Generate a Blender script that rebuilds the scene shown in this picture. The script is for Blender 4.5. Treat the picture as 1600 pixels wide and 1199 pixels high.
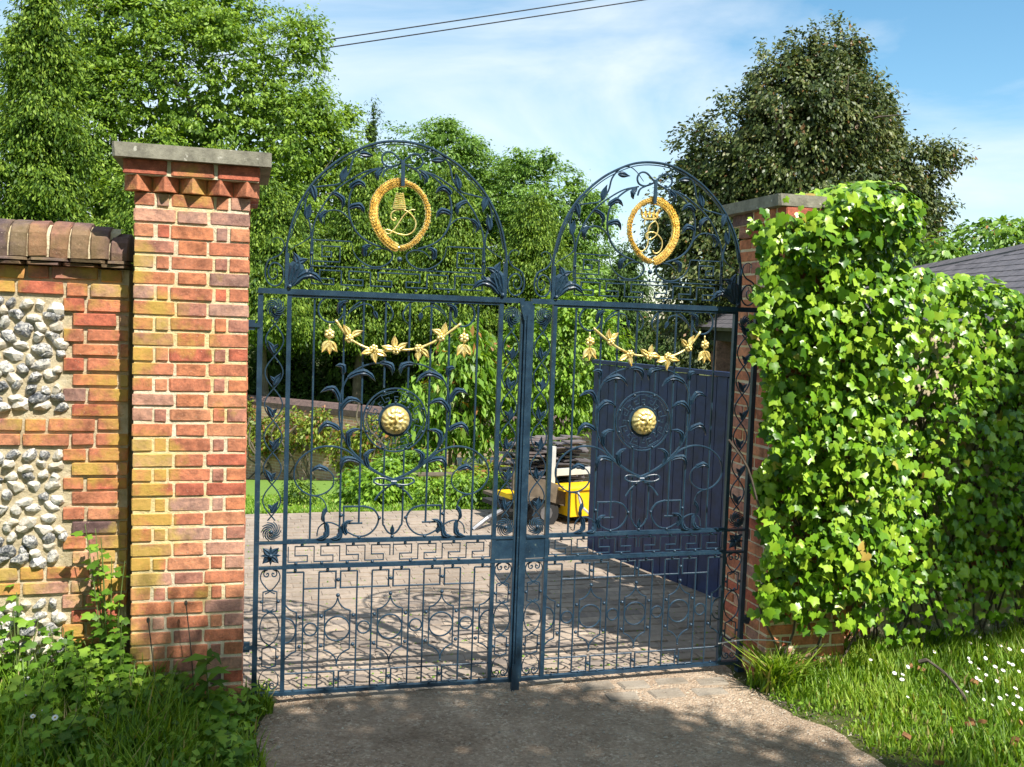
import bpy, bmesh, math, random
import numpy as np
from mathutils import Vector, Matrix
rnd = random.Random(7)
scene = bpy.context.scene
for o in list(bpy.data.objects):
    bpy.data.objects.remove(o)

# ------------------------------------------------------------------ camera
YAW, PITCH, ROLL = math.radians(15.734), math.radians(-3.858), math.radians(1.997)
cam_d = bpy.data.cameras.new('camera'); cam = bpy.data.objects.new('camera', cam_d)
scene.collection.objects.link(cam); scene.camera = cam
cam_d.sensor_width = 36.0; cam_d.lens = 1520.4 * 36 / 1600
cam_d.clip_start = 0.05; cam_d.clip_end = 2000
fw = Vector((math.sin(YAW)*math.cos(PITCH), math.cos(YAW)*math.cos(PITCH), math.sin(PITCH)))
rt = Vector((math.cos(YAW), -math.sin(YAW), 0)); up = rt.cross(fw)
r2 = rt*math.cos(ROLL) + up*math.sin(ROLL); u2 = -rt*math.sin(ROLL) + up*math.cos(ROLL)
m = Matrix((r2, u2, -fw)).transposed().to_4x4(); m.translation = Vector((-0.087, -5.026, 1.975))
cam.matrix_world = m

# ------------------------------------------------------------------ light
SUN = Vector((0.253, -0.542, 0.799)).normalized()       # towards the sun
sl = bpy.data.lights.new('sun', 'SUN'); sl.energy = 5.0; sl.angle = math.radians(0.5); sl.color = (1.0, 0.95, 0.87)
so = bpy.data.objects.new('sun', sl); scene.collection.objects.link(so)
so.rotation_euler = SUN.to_track_quat('Z', 'Y').to_euler(); so.location = (6, -14, 18)
SUN_EL = math.asin(SUN.z); SUN_AZ = math.atan2(SUN.x, SUN.y)
world = bpy.data.worlds.new('World'); scene.world = world; world.use_nodes = True
wt = world.node_tree; wt.nodes.clear()
def wn(t, **k):
    n = wt.nodes.new(t)
    for a, b in k.items(): setattr(n, a, b)
    return n
sky = wn('ShaderNodeTexSky', sky_type='NISHITA', sun_disc=False, sun_elevation=SUN_EL, sun_rotation=SUN_AZ,
         air_density=1.0, dust_density=0.3, ozone_density=2.0)
bg = wn('ShaderNodeBackground'); bg.inputs['Strength'].default_value = 0.056
out = wn('ShaderNodeOutputWorld')
tc = wn('ShaderNodeTexCoord'); mp = wn('ShaderNodeMapping'); mp.inputs['Scale'].default_value = (1.0, 1.0, 2.6)
mp.inputs['Rotation'].default_value = (0.25, 0.35, 0.4)
n1 = wn('ShaderNodeTexNoise'); n1.inputs['Scale'].default_value = 2.1; n1.inputs['Detail'].default_value = 9
n1.inputs['Roughness'].default_value = 0.56; n1.inputs['Distortion'].default_value = 0.55
cr = wn('ShaderNodeValToRGB'); cr.color_ramp.elements[0].position = 0.37; cr.color_ramp.elements[1].position = 0.66
mul = wn('ShaderNodeMath', operation='MULTIPLY'); mul.inputs[1].default_value = 0.9
mix = wn('ShaderNodeMix', data_type='RGBA')
hs = wn('ShaderNodeHueSaturation'); hs.inputs['Saturation'].default_value = 1.18; hs.inputs['Value'].default_value = 2.15; hs.inputs['Hue'].default_value = .484
wt.links.new(tc.outputs['Generated'], mp.inputs['Vector']); wt.links.new(mp.outputs[0], n1.inputs['Vector'])
wt.links.new(n1.outputs['Fac'], cr.inputs[0]); wt.links.new(cr.outputs[0], mul.inputs[0])
wt.links.new(mul.outputs[0], mix.inputs['Factor']); wt.links.new(sky.outputs[0], hs.inputs['Color'])
wt.links.new(hs.outputs[0], mix.inputs['A']); mix.inputs['B'].default_value = (12.0, 12.9, 13.6, 1)
wt.links.new(mix.outputs['Result'], bg.inputs['Color']); wt.links.new(bg.outputs[0], out.inputs[0])
vs = scene.view_settings; vs.view_transform = 'Standard'; vs.look = 'None'; vs.exposure = 0.66; vs.gamma = 1.0
vs.use_curve_mapping = False

# ------------------------------------------------------------------ helpers
COL = scene.collection
def link(o, parent=None):
    COL.objects.link(o)
    if parent is not None: o.parent = parent
    return o
def tag(o, label=None, cat=None, group=None, kind=None):
    if label: o['label'] = label
    if cat: o['category'] = cat
    if group: o['group'] = group
    if kind: o['kind'] = kind
    return o
def empty(name, loc=(0, 0, 0), rz=0.0, parent=None):
    o = bpy.data.objects.new(name, None); o.location = loc; o.rotation_euler = (0, 0, rz); o.empty_display_size = .1
    return link(o, parent)
def ob(name, me, mat=None, parent=None, loc=None, rot=None, scale=None):
    if mat is not None and not me.materials: me.materials.append(mat)
    o = bpy.data.objects.new(name, me)
    if loc is not None: o.location = loc
    if rot is not None: o.rotation_euler = rot
    if scale is not None: o.scale = scale
    return link(o, parent)
class MB:
    """collects shapes and links them as one mesh"""
    def __init__(s): s.v = []; s.f = []
    def add(s, vs, fs, flip=False):
        b = len(s.v); s.v += [tuple(q) for q in vs]
        s.f += [tuple(b+i for i in (reversed(f) if flip else f)) for f in fs]
    def box(s, x0, x1, y0, y1, z0, z1):
        s.add([(x, y, z) for z in (z0, z1) for y in (y0, y1) for x in (x0, x1)],
              [(0, 2, 3, 1), (4, 5, 7, 6), (0, 1, 5, 4), (2, 6, 7, 3), (0, 4, 6, 2), (1, 3, 7, 5)])
    def tube(s, pts, r, n=6, ends=True):
        pts = [Vector(p) for p in pts]; rs = r if isinstance(r, (list, tuple)) else [r]*len(pts)
        vs = []; ref = Vector((0.13, 0.71, 0.3)).normalized()
        for i, p in enumerate(pts):
            t = (pts[min(i+1, len(pts)-1)] - pts[max(i-1, 0)]).normalized()
            a = t.cross(ref)
            if a.length < 1e-3: a = t.cross(Vector((1, 0, 0)))
            a.normalize(); b = t.cross(a)
            for k in range(n):
                an = 2*math.pi*k/n; vs.append(p + (a*math.cos(an) + b*math.sin(an))*rs[i])
        fs = []
        for i in range(len(pts)-1):
            for k in range(n):
                fs.append((i*n+k, i*n+(k+1) % n, (i+1)*n+(k+1) % n, (i+1)*n+k))
        if ends: fs += [tuple(range(n)), tuple(reversed(range((len(pts)-1)*n, len(pts)*n)))]
        s.add(vs, fs)
    def ball(s, c, r, nu=8, nv=5, sc=(1, 1, 1)):
        vs = [(c[0], c[1], c[2]+r*sc[2])]; 
        for j in range(1, nv):
            ph = math.pi*j/nv
            for i in range(nu):
                th = 2*math.pi*i/nu
                vs.append((c[0]+r*sc[0]*math.sin(ph)*math.cos(th), c[1]+r*sc[1]*math.sin(ph)*math.sin(th), c[2]+r*sc[2]*math.cos(ph)))
        vs.append((c[0], c[1], c[2]-r*sc[2])); L = len(vs)-1
        fs = [(0, 1+i, 1+(i+1) % nu) for i in range(nu)]
        for j in range(nv-2):
            for i in range(nu):
                a = 1+j*nu+i; b = 1+j*nu+(i+1) % nu; fs.append((a, a+nu, b+nu, b))
        fs += [(L, L-nu+(i+1) % nu, L-nu+i) for i in range(nu)]
        s.add(vs, fs)
    def mesh(s, name, smooth=False, recalc=True):
        me = bpy.data.meshes.new(name); me.from_pydata(s.v, [], s.f); me.update()
        if recalc:
            bm = bmesh.new(); bm.from_mesh(me); bmesh.ops.recalc_face_normals(bm, faces=bm.faces); bm.to_mesh(me); bm.free()
        if smooth: me.shade_smooth()
        return me
    def build(s, name, mat, parent=None, smooth=False, **k):
        return ob(name, s.mesh(name, smooth), mat, parent, **k)
def crom(P, n=6):
    """smooth curve through points"""
    P = [Vector(p) for p in P]; Q = [P[0]*2-P[1]] + P + [P[-1]*2-P[-2]]; o_ = []
    for i in range(1, len(Q)-2):
        a, b, c, d = Q[i-1:i+3]
        for k in range(n):
            t = k/n; o_.append(0.5*((2*b)+(c-a)*t+(2*a-5*b+4*c-d)*t*t+(3*b-a-3*c+d)*t**3))
    o_.append(P[-1]); return o_
def hsh(i, j=0, k=0):
    x = math.sin(i*127.1+j*311.7+k*74.7)*43758.5453; return x-math.floor(x)
def ss(t): t = max(0.0, min(1.0, t)); return t*t*(3-2*t)

# ------------------------------------------------------------------ materials
def newmat(name):
    mt = bpy.data.materials.new(name); mt.use_nodes = True; nt = mt.node_tree
    return mt, nt, nt.nodes['Principled BSDF']
def N(nt, t, **k):
    n = nt.nodes.new(t)
    for a, b in k.items():
        if a in n.inputs: n.inputs[a].default_value = b
        else: setattr(n, a, b)
    return n
def ramp(nt, stops, fac, interp='LINEAR'):
    r = nt.nodes.new('ShaderNodeValToRGB'); r.color_ramp.interpolation = interp
    e = r.color_ramp.elements
    while len(e) < len(stops): e.new(0.5)
    for i, (p, c) in enumerate(stops): e[i].position = p; e[i].color = (*c, 1) if len(c) == 3 else c
    nt.links.new(fac, r.inputs[0]); return r.outputs[0]
def noise(nt, scale, vec=None, detail=4, rough=.55, dist=0.0):
    n = N(nt, 'ShaderNodeTexNoise'); n.inputs['Scale'].default_value = scale; n.inputs['Detail'].default_value = detail
    n.inputs['Roughness'].default_value = rough; n.inputs['Distortion'].default_value = dist
    if vec is not None: nt.links.new(vec, n.inputs['Vector'])
    return n.outputs['Fac']
def mixc(nt, fac, a, b, blend='MIX'):
    x = nt.nodes.new('ShaderNodeMix'); x.data_type = 'RGBA'; x.blend_type = blend
    for s, v in (('Factor', fac), ('A', a), ('B', b)):
        if hasattr(v, 'is_linked') or hasattr(v, 'links'): nt.links.new(v, x.inputs[s])
        elif s == 'Factor': x.inputs[s].default_value = v
        else: x.inputs[s].default_value = (*v, 1)
    return x.outputs['Result']
def bump(nt, bsdf, h, strength=.4, dist=.01):
    b = nt.nodes.new('ShaderNodeBump'); b.inputs['Strength'].default_value = strength; b.inputs['Distance'].default_value = dist
    nt.links.new(h, b.inputs['Height']); nt.links.new(b.outputs[0], bsdf.inputs['Normal'])
def wpos(nt): return nt.nodes.new('ShaderNodeNewGeometry').outputs['Position']
def orand(nt): return nt.nodes.new('ShaderNodeObjectInfo').outputs['Random']

def m_simple(name, col, rough=.6, metal=0.0, var=.25, nscale=20, bmp=.15, spec=.5):
    mt, nt, b = newmat(name); p = wpos(nt)
    n = noise(nt, nscale, p, 5)
    c = ramp(nt, [(.3, tuple(x*(1-var) for x in col)), (.7, tuple(min(1, x*(1+var)) for x in col))], n)
    nt.links.new(c, b.inputs['Base Color']); b.inputs['Roughness'].default_value = rough; b.inputs['Metallic'].default_value = metal
    b.inputs['Specular IOR Level'].default_value = spec
    if bmp: bump(nt, b, noise(nt, nscale*3, p, 4), bmp, .004)
    return mt

def m_brick(name='brick_fired_clay', lichen=.5, dark=0.0, stops=None):
    mt, nt, b = newmat(name); p = wpos(nt); r = orand(nt)
    stops = stops or [(0.0, (.46, .17, .095)), (.16, (.53, .23, .125)), (.30, (.42, .125, .075)), (.42, (.50, .27, .19)),
        (.50, (.38, .17, .12)), (.58, (.50, .19, .095)), (.74, (.42, .24, .18)), (.82, (.34, .19, .15)), (.88, (.46, .18, .10)), (.98, (.15, .09, .085))]
    c = ramp(nt, stops, r, 'CONSTANT')
    n1 = noise(nt, 14, p, 6, .65)
    c = mixc(nt, .8, c, ramp(nt, [(.28, (.45, .43, .43)), (.5, (1.1, 1.1, 1.1)), (.70, (1.7, 1.62, 1.5))], n1), 'MULTIPLY')
    c = mixc(nt, .8, c, ramp(nt, [(.3, (.66, .66, .70)), (.5, (1.05, 1.05, 1.05)), (.7, (1.35, 1.28, 1.2))], noise(nt, 38, p, 5, .7)), 'MULTIPLY')
    n2 = noise(nt, 90, p, 3, .7)
    c = mixc(nt, ramp(nt, [(.62, (0, 0, 0)), (.72, (.45,)*3)], n2), c, (.12, .05, .03))
    n3 = noise(nt, 160, p, 2, .6)
    c = mixc(nt, ramp(nt, [(.67, (0, 0, 0)), (.73, (.7,)*3)], n3), c, (.62, .50, .36))
    if lichen:
        # yellow lichen in broad patches, heavier on the left-hand face
        l1 = noise(nt, 3.2, p, 5, .6)
        sx = nt.nodes.new('ShaderNodeSeparateXYZ'); nt.links.new(p, sx.inputs[0])
        mr = N(nt, 'ShaderNodeMapRange'); nt.links.new(sx.outputs['X'], mr.inputs['Value'])
        mr.inputs['From Min'].default_value = -.1; mr.inputs['From Max'].default_value = -.62
        mr.inputs['To Min'].default_value = -.1; mr.inputs['To Max'].default_value = .09
        ad = N(nt, 'ShaderNodeMath', operation='ADD'); nt.links.new(l1, ad.inputs[0]); nt.links.new(mr.outputs[0], ad.inputs[1])
        f = ramp(nt, [(.54, (0, 0, 0)), (.66, (lichen*1.3,)*3)], ad.outputs[0])
        c = mixc(nt, f, c, (.58, .42, .07))
    if dark: c = mixc(nt, dark, c, (.05, .045, .045))
    nt.links.new(c, b.inputs['Base Color']); b.inputs['Roughness'].default_value = .88
    b.inputs['Specular IOR Level'].default_value = .25
    bump(nt, b, noise(nt, 55, p, 8, .72), .8, .007)
    return mt
def m_mortar(name='lime_mortar', yel=.5):
    mt, nt, b = newmat(name); p = wpos(nt)
    c = ramp(nt, [(.3, (.74, .61, .40)), (.55, (.86, .76, .55)), (.8, (.90, .85, .70))], noise(nt, 9, p, 6, .6))
    f = ramp(nt, [(.48, (0, 0, 0)), (.62, (yel,)*3)], noise(nt, 3.2, p, 5, .6))
    c = mixc(nt, f, c, (.86, .64, .17))
    c = mixc(nt, ramp(nt, [(.64, (0, 0, 0)), (.74, (.5,)*3)], noise(nt, 120, p, 3)), c, (.36, .28, .18))
    nt.links.new(c, b.inputs['Base Color']); b.inputs['Roughness'].default_value = .95
    b.inputs['Specular IOR Level'].default_value = .15
    bump(nt, b, noise(nt, 60, p, 8, .75), .95, .012)
    return mt
M = {}
M['brick'] = m_brick()
M['brick_plain'] = m_brick('brick_unlichened', lichen=.12)
M['coping'] = m_brick('brick_weathered_dark', lichen=.15, dark=.25, stops=[(0, (.17, .10, .085)), (.25, (.24, .115, .085)), (.45, (.13, .085, .08)),
    (.6, (.27, .14, .10)), (.75, (.15, .10, .09)), (.9, (.21, .10, .07))])
M['mortar'] = m_mortar()
def m_flint():
    mt, nt, b = newmat('flint'); tcn = nt.nodes.new('ShaderNodeTexCoord'); p = wpos(nt); r = orand(nt)
    n = noise(nt, 48, p, 6, .7, 1.2)
    ad = N(nt, 'ShaderNodeMath', operation='MULTIPLY_ADD'); nt.links.new(r, ad.inputs[0]); ad.inputs[1].default_value = .34; nt.links.new(n, ad.inputs[2])
    c = ramp(nt, [(.40, (.035, .04, .05)), (.50, (.13, .135, .145)), (.585, (.34, .33, .31)), (.68, (.68, .64, .56)), (.86, (.50, .43, .32))], ad.outputs[0])
    nt.links.new(c, b.inputs['Base Color']); b.inputs['Roughness'].default_value = .32
    bump(nt, b, noise(nt, 90, p, 4), .4, .006); return mt
M['flint'] = m_flint()
def m_stone():
    mt, nt, b = newmat('cap_stone'); p = wpos(nt)
    c = ramp(nt, [(.28, (.12, .11, .085)), (.5, (.24, .225, .17)), (.72, (.36, .34, .26))], noise(nt, 12, p, 8, .7))
    c = mixc(nt, ramp(nt, [(.68, (0,)*3), (.72, (.8,)*3)], noise(nt, 28, p, 2)), c, (.52, .50, .42))
    c = mixc(nt, ramp(nt, [(.6, (0,)*3), (.75, (.5,)*3)], noise(nt, 60, p, 3)), c, (.08, .085, .05))
    nt.links.new(c, b.inputs['Base Color']); b.inputs['Roughness'].default_value = .92
    bump(nt, b, noise(nt, 60, p, 7, .7), .6, .006); return mt
M['stone'] = m_stone()
def m_iron():
    mt, nt, b = newmat('blue_black_gate_paint'); p = wpos(nt)
    c = ramp(nt, [(.25, (.009, .024, .044)), (.5, (.016, .044, .078)), (.8, (.036, .076, .112))], noise(nt, 16, p, 6, .65))
    c = mixc(nt, ramp(nt, [(.63, (0,)*3), (.72, (.6,)*3)], noise(nt, 45, p, 4, .7)), c, (.14, .19, .17))
    c = mixc(nt, ramp(nt, [(.70, (0,)*3), (.74, (.5,)*3)], noise(nt, 70, p, 2)), c, (.02, .02, .022))
    nt.links.new(c, b.inputs['Base Color']); b.inputs['Roughness'].default_value = .36; b.inputs['Specular IOR Level'].default_value = .6
    bump(nt, b, noise(nt, 130, p, 3), .25, .003); return mt
M['iron'] = m_iron()
def m_gold():
    mt, nt, b = newmat('gilding'); p = wpos(nt)
    c = ramp(nt, [(.3, (.70, .48, .12)), (.55, (.95, .76, .30)), (.8, (1.0, .90, .55))], noise(nt, 40, p, 4))
    nt.links.new(c, b.inputs['Base Color']); b.inputs['Metallic'].default_value = .5; b.inputs['Roughness'].default_value = .32
    bump(nt, b, noise(nt, 150, p, 3), .35, .004); return mt
M['gold'] = m_gold()

def m_leaf(name, dark, mid, light, trans=.3, rough=.5, spec=.4, tcol=None, odd=None):
    """leaf colour from two random attributes: one per leaf, one per spray"""
    mt, nt, b = newmat(name); nt.nodes.remove(b)
    a = nt.nodes.new('ShaderNodeAttribute'); a.attribute_name = 'lr'
    a2 = nt.nodes.new('ShaderNodeAttribute'); a2.attribute_name = 'cr'
    md = N(nt, 'ShaderNodeMix', data_type='FLOAT'); md.inputs[0].default_value = .5
    nt.links.new(a.outputs['Fac'], md.inputs[2]); nt.links.new(a2.outputs['Fac'], md.inputs[3])
    c = ramp(nt, [(.18, dark), (.5, mid), (.82, light)], md.outputs[0])
    if odd: c = mixc(nt, ramp(nt, [(odd[0], (0,)*3), (odd[0]+.01, (1,)*3)], a.outputs['Fac']), c, odd[1])
    pb = nt.nodes.new('ShaderNodeBsdfPrincipled'); pb.inputs['Roughness'].default_value = rough; pb.inputs['Specular IOR Level'].default_value = spec
    nt.links.new(c, pb.inputs['Base Color'])
    tb = nt.nodes.new('ShaderNodeBsdfTranslucent')
    tcx = mixc(nt, 1.0, c, tcol or (1.6, 1.5, .5), 'MULTIPLY'); nt.links.new(tcx, tb.inputs['Color'])
    ms = nt.nodes.new('ShaderNodeMixShader'); ms.inputs[0].default_value = trans
    nt.links.new(pb.outputs[0], ms.inputs[1]); nt.links.new(tb.outputs[0], ms.inputs[2])
    nt.links.new(ms.outputs[0], nt.nodes['Material Output'].inputs[0]); return mt
def m_leaf_obj(name, dark, mid, light, trans=.25, rough=.35, odd=None):
    """same for single leaves that are objects of their own"""
    mt = m_leaf(name, dark, mid, light, trans, .34, .4, odd=odd); nt = mt.node_tree
    for n in list(nt.nodes):
        if n.type == 'ATTRIBUTE':
            oi = nt.nodes.new('ShaderNodeObjectInfo')
            for l in list(n.outputs['Fac'].links): nt.links.new(oi.outputs['Random'], l.to_socket)
    return mt
M['ash'] = m_leaf('ash_leaves', (.065, .13, .012), (.16, .28, .024), (.30, .43, .05))
M['ash2'] = m_leaf('maple_leaves', (.06, .13, .018), (.15, .28, .035), (.25, .40, .07))
M['yew'] = m_leaf('yew_leaves', (.035, .08, .012), (.12, .21, .024), (.28, .39, .055), trans=.25, spec=.2)
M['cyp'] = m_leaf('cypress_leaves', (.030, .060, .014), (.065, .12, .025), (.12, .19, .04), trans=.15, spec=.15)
M['oak'] = m_leaf('evergreen_oak_leaves', (.026, .048, .010), (.080, .115, .026), (.20, .22, .07), trans=.15, rough=.45, spec=.35, odd=(.972, (.22, .11, .04)))
M['laurel'] = m_leaf('laurel_leaves', (.07, .15, .018), (.17, .32, .035), (.30, .46, .08), rough=.4, odd=(.965, (.38, .17, .05)))
M['hedge'] = m_leaf('hedge_leaves', (.08, .17, .02), (.20, .36, .03), (.34, .50, .07))
M['ivy'] = m_leaf('ivy_leaves', (.055, .15, .008), (.17, .34, .015), (.34, .50, .038), trans=.12, rough=.34, spec=.4, odd=(.988, (.42, .26, .06)))
M['ivy_o'] = m_leaf_obj('ivy_leaves_near', (.055, .15, .008), (.17, .34, .015), (.34, .50, .038), trans=.12, rough=.30, odd=(.985, (.46, .32, .07)))
M['weed'] = m_leaf('weed_leaves', (.06, .14, .012), (.16, .32, .025), (.30, .46, .05), rough=.5)
M['grass'] = m_leaf('grass_blades', (.07, .15, .012), (.19, .34, .025), (.36, .48, .07), trans=.35, odd=(.95, (.42, .34, .14)))
M['vine'] = m_leaf('vine_leaves', (.10, .15, .02), (.24, .32, .04), (.38, .44, .08), odd=(.85, (.35, .15, .06)))
M['bark'] = m_simple('bark', (.14, .11, .08), .9, var=.4, nscale=8, bmp=.5)
M['bark_pale'] = m_simple('pale_bark', (.30, .25, .18), .9, var=.35, nscale=8, bmp=.4)
M['stem'] = m_simple('green_stem', (.14, .20, .05), .7, var=.3, nscale=30)
M['slate'] = m_simple('slate', (.13, .115, .12), .55, var=.35, nscale=9, bmp=.3)
M['slate_lit'] = m_simple('slate_sunlit', (.16, .13, .125), .6, var=.3, nscale=9, bmp=.3)  # lighter copy of slate, sunlight put into the colour of the heap's top
M['timber'] = m_simple('dark_blue_timber_paint', (.010, .024, .085), .5, var=.45, nscale=12, bmp=.3)
M['timber_dark'] = m_simple('creosoted_timber', (.035, .032, .018), .8, var=.4, nscale=12, bmp=.3)
M['wood'] = m_simple('weathered_plank', (.13, .10, .068), .8, var=.35, nscale=14, bmp=.3)
M['yellow'] = m_simple('yellow_paint', (.85, .52, .01), .35, var=.12, nscale=10, bmp=.08)
M['white'] = m_simple('white_paint', (.50, .51, .50), .5, var=.1, nscale=10, bmp=.05)
M['rubber'] = m_simple('rubber', (.02, .02, .02), .8, var=.2)
M['steel'] = m_simple('dull_steel', (.25, .25, .26), .4, metal=.7, var=.2)
M['cable'] = m_simple('cable_sheath', (.015, .015, .017), .7, bmp=0)
M['petal'] = m_simple('daisy_petals', (.85, .84, .80), .6, var=.05, bmp=0)
M['yolk'] = m_simple('daisy_eye', (.75, .50, .03), .7, bmp=0)
M['dead'] = m_simple('dead_leaf', (.36, .17, .07), .8, var=.4, nscale=40)
M['twig'] = m_simple('dead_stick', (.10, .08, .06), .85, var=.4, nscale=30)
def m_setts():
    mt, nt, b = newmat('brick_sett'); p = wpos(nt); r = orand(nt)
    c = ramp(nt, [(0, (.29, .235, .19)), (.3, (.35, .285, .23)), (.55, (.23, .19, .165)), (.8, (.39, .315, .25))], r)
    c = mixc(nt, .6, c, ramp(nt, [(.3, (.7,)*3), (.7, (1.25,)*3)], noise(nt, 20, p, 6, .7)), 'MULTIPLY')
    c = mixc(nt, .9, c, ramp(nt, [(.35, (.66, .64, .60)), (.6, (1.12, 1.1, 1.06))], noise(nt, 1.7, p, 8, .7)), 'MULTIPLY')
    nt.links.new(c, b.inputs['Base Color']); b.inputs['Roughness'].default_value = .9
    bump(nt, b, noise(nt, 60, p, 5, .7), .6, .006); return mt
M['sett'] = m_setts()
def m_ground(name, stops, s1=6, bm_=.8, speck=None, bs=90):
    mt, nt, b = newmat(name); p = wpos(nt)
    a_ = noise(nt, s1, p, 8, .7); c = ramp(nt, stops, a_)
    if speck:
        c = mixc(nt, ramp(nt, [(.66, (0,)*3), (.72, (.8,)*3)], noise(nt, 75, p, 3, .6)), c, speck)
        c = mixc(nt, ramp(nt, [(.28, (.7,)*3), (.36, (0,)*3)], noise(nt, 50, p, 4, .6)), c, (.07, .05, .035))
    nt.links.new(c, b.inputs['Base Color']); b.inputs['Roughness'].default_value = .95; b.inputs['Specular IOR Level'].default_value = .2
    bump(nt, b, noise(nt, bs, p, 6, .75), bm_, .012); return mt
def m_drive():
    mt, nt, b = newmat('gravelly_earth'); p = wpos(nt)
    c = ramp(nt, [(.25, (.29, .20, .14)), (.45, (.45, .34, .245)), (.6, (.53, .415, .31)), (.8, (.60, .49, .38))], noise(nt, 4, p, 10, .8))
    v = N(nt, 'ShaderNodeTexVoronoi'); v.inputs['Scale'].default_value = 85; nt.links.new(p, v.inputs['Vector'])
    sx = nt.nodes.new('ShaderNodeSeparateColor'); nt.links.new(v.outputs['Color'], sx.inputs[0])
    st = ramp(nt, [(0, (.24, .165, .11)), (.45, (.43, .325, .235)), (.8, (.51, .40, .30)), (.95, (.74, .64, .50))], sx.outputs[0])
    c = mixc(nt, ramp(nt, [(.38, (.75,)*3), (.62, (.1,)*3)], noise(nt, 7, p, 6, .7)), c, st)
    c = mixc(nt, .7, c, ramp(nt, [(.35, (.62, .60, .58)), (.6, (1.15, 1.15, 1.15))], noise(nt, 38, p, 8, .8)), 'MULTIPLY')
    nt.links.new(c, b.inputs['Base Color']); b.inputs['Roughness'].default_value = .95; b.inputs['Specular IOR Level'].default_value = .15
    c = mixc(nt, .9, c, ramp(nt, [(.36, (.60, .57, .54)), (.58, (1.1, 1.08, 1.05))], noise(nt, 1.3, p, 8, .68, .6)), 'MULTIPLY'); nt.links.new(c, b.inputs['Base Color'])
    ad = N(nt, 'ShaderNodeMath', operation='MULTIPLY_ADD'); nt.links.new(v.outputs['Distance'], ad.inputs[0]); ad.inputs[1].default_value = -.6; nt.links.new(noise(nt, 30, p, 8, .75), ad.inputs[2])
    bump(nt, b, ad.outputs[0], 1.0, .016); return mt
M['drive'] = m_drive()
M['dirt'] = m_ground('gravelly_dirt', [(.25, (.17, .135, .10)), (.45, (.30, .25, .195)), (.6, (.37, .315, .25)), (.8, (.46, .40, .33))], 5, 1.0, (.55, .50, .40), bs=48)
M['flintmortar'] = m_ground('weathered_mortar', [(.28, (.40, .32, .19)), (.5, (.62, .52, .34)), (.75, (.76, .67, .48))], 11, .9, (.58, .44, .14), bs=60)
M['joint'] = m_ground('sandy_joint', [(.3, (.26, .21, .165)), (.7, (.38, .31, .25))], 9, .5)
M['soil'] = m_ground('grassy_soil', [(.3, (.05, .05, .02)), (.55, (.09, .105, .03)), (.8, (.16, .14, .06))], 5, .8)
M['lawn'] = m_ground('lawn', [(.3, (.10, .18, .03)), (.5, (.155, .26, .04)), (.72, (.25, .34, .075))], 14, .5, bs=40)
M['pebble'] = m_simple('pebble', (.42, .37, .30), .8, var=.5, nscale=25, bmp=0)
def m_fargarden():
    mt, nt, b = newmat('garden_wall_brickwork'); t = nt.nodes.new('ShaderNodeTexCoord')
    br = N(nt, 'ShaderNodeTexBrick'); nt.links.new(t.outputs['UV'], br.inputs['Vector'])
    br.inputs['Scale'].default_value = 1.0; br.inputs['Brick Width'].default_value = .225; br.inputs['Row Height'].default_value = .075
    br.inputs['Mortar Size'].default_value = .008; br.inputs['Color1'].default_value = (.42, .23, .14, 1); br.inputs['Color2'].default_value = (.52, .34, .21, 1)
    br.inputs['Mortar'].default_value = (.58, .48, .34, 1)
    c = mixc(nt, .6, br.outputs['Color'], ramp(nt, [(.3, (.6,)*3), (.7, (1.3,)*3)], noise(nt, 3, wpos(nt), 6, .7)), 'MULTIPLY')
    nt.links.new(c, b.inputs['Base Color']); b.inputs['Roughness'].default_value = .9
    bump(nt, b, br.outputs['Fac'], -.5, .01); return mt
M['farbrick'] = m_fargarden()

# ------------------------------------------------------------------ ground, drive, courtyard
def gz(x, y):
    z = -0.06
    z += 0.10*ss((-x+0.02)/.7)*ss((y+3.5)/1.5)*(1-ss((y-.6)/1.5))
    z += 0.06*ss((x-2.95)/.5)*(1-ss((y-.6)/1.0))
    if y > 4.78:
        z -= 0.15*min(y-4.78, 24.0)
        if y > 45: z += min((y-45)*.02, 6)
    return z
def sheet(name, xs, ys, zf, mat, parent=None):
    vs = [(x, y, zf(x, y)) for y in ys for x in xs]; n = len(xs)
    fs = [(j*n+i, j*n+i+1, (j+1)*n+i+1, (j+1)*n+i) for j in range(len(ys)-1) for i in range(n-1)]
    me = bpy.data.meshes.new(name); me.from_pydata(vs, [], fs); me.update(); me.shade_smooth()
    return ob(name, me, mat, parent)
xs = sorted(set([-600, -300, -120, -60, -40, -25, -15, -10, -7] + [round(-5+.25*i, 3) for i in range(61)] + [12, 15, 20, 30, 45, 60, 120, 300, 600]))
ys = sorted(set([-600, -200, -60, -30, -15, -10, -7] + [round(-5+.2*i, 3) for i in range(55)] + [6.5, 7, 8, 9, 10, 12, 14, 17, 20, 24, 28.78, 34, 40, 45, 60, 100, 200, 345, 600, 900]))
tag(sheet('ground', xs, ys, gz, M['soil']), kind='structure')
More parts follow.
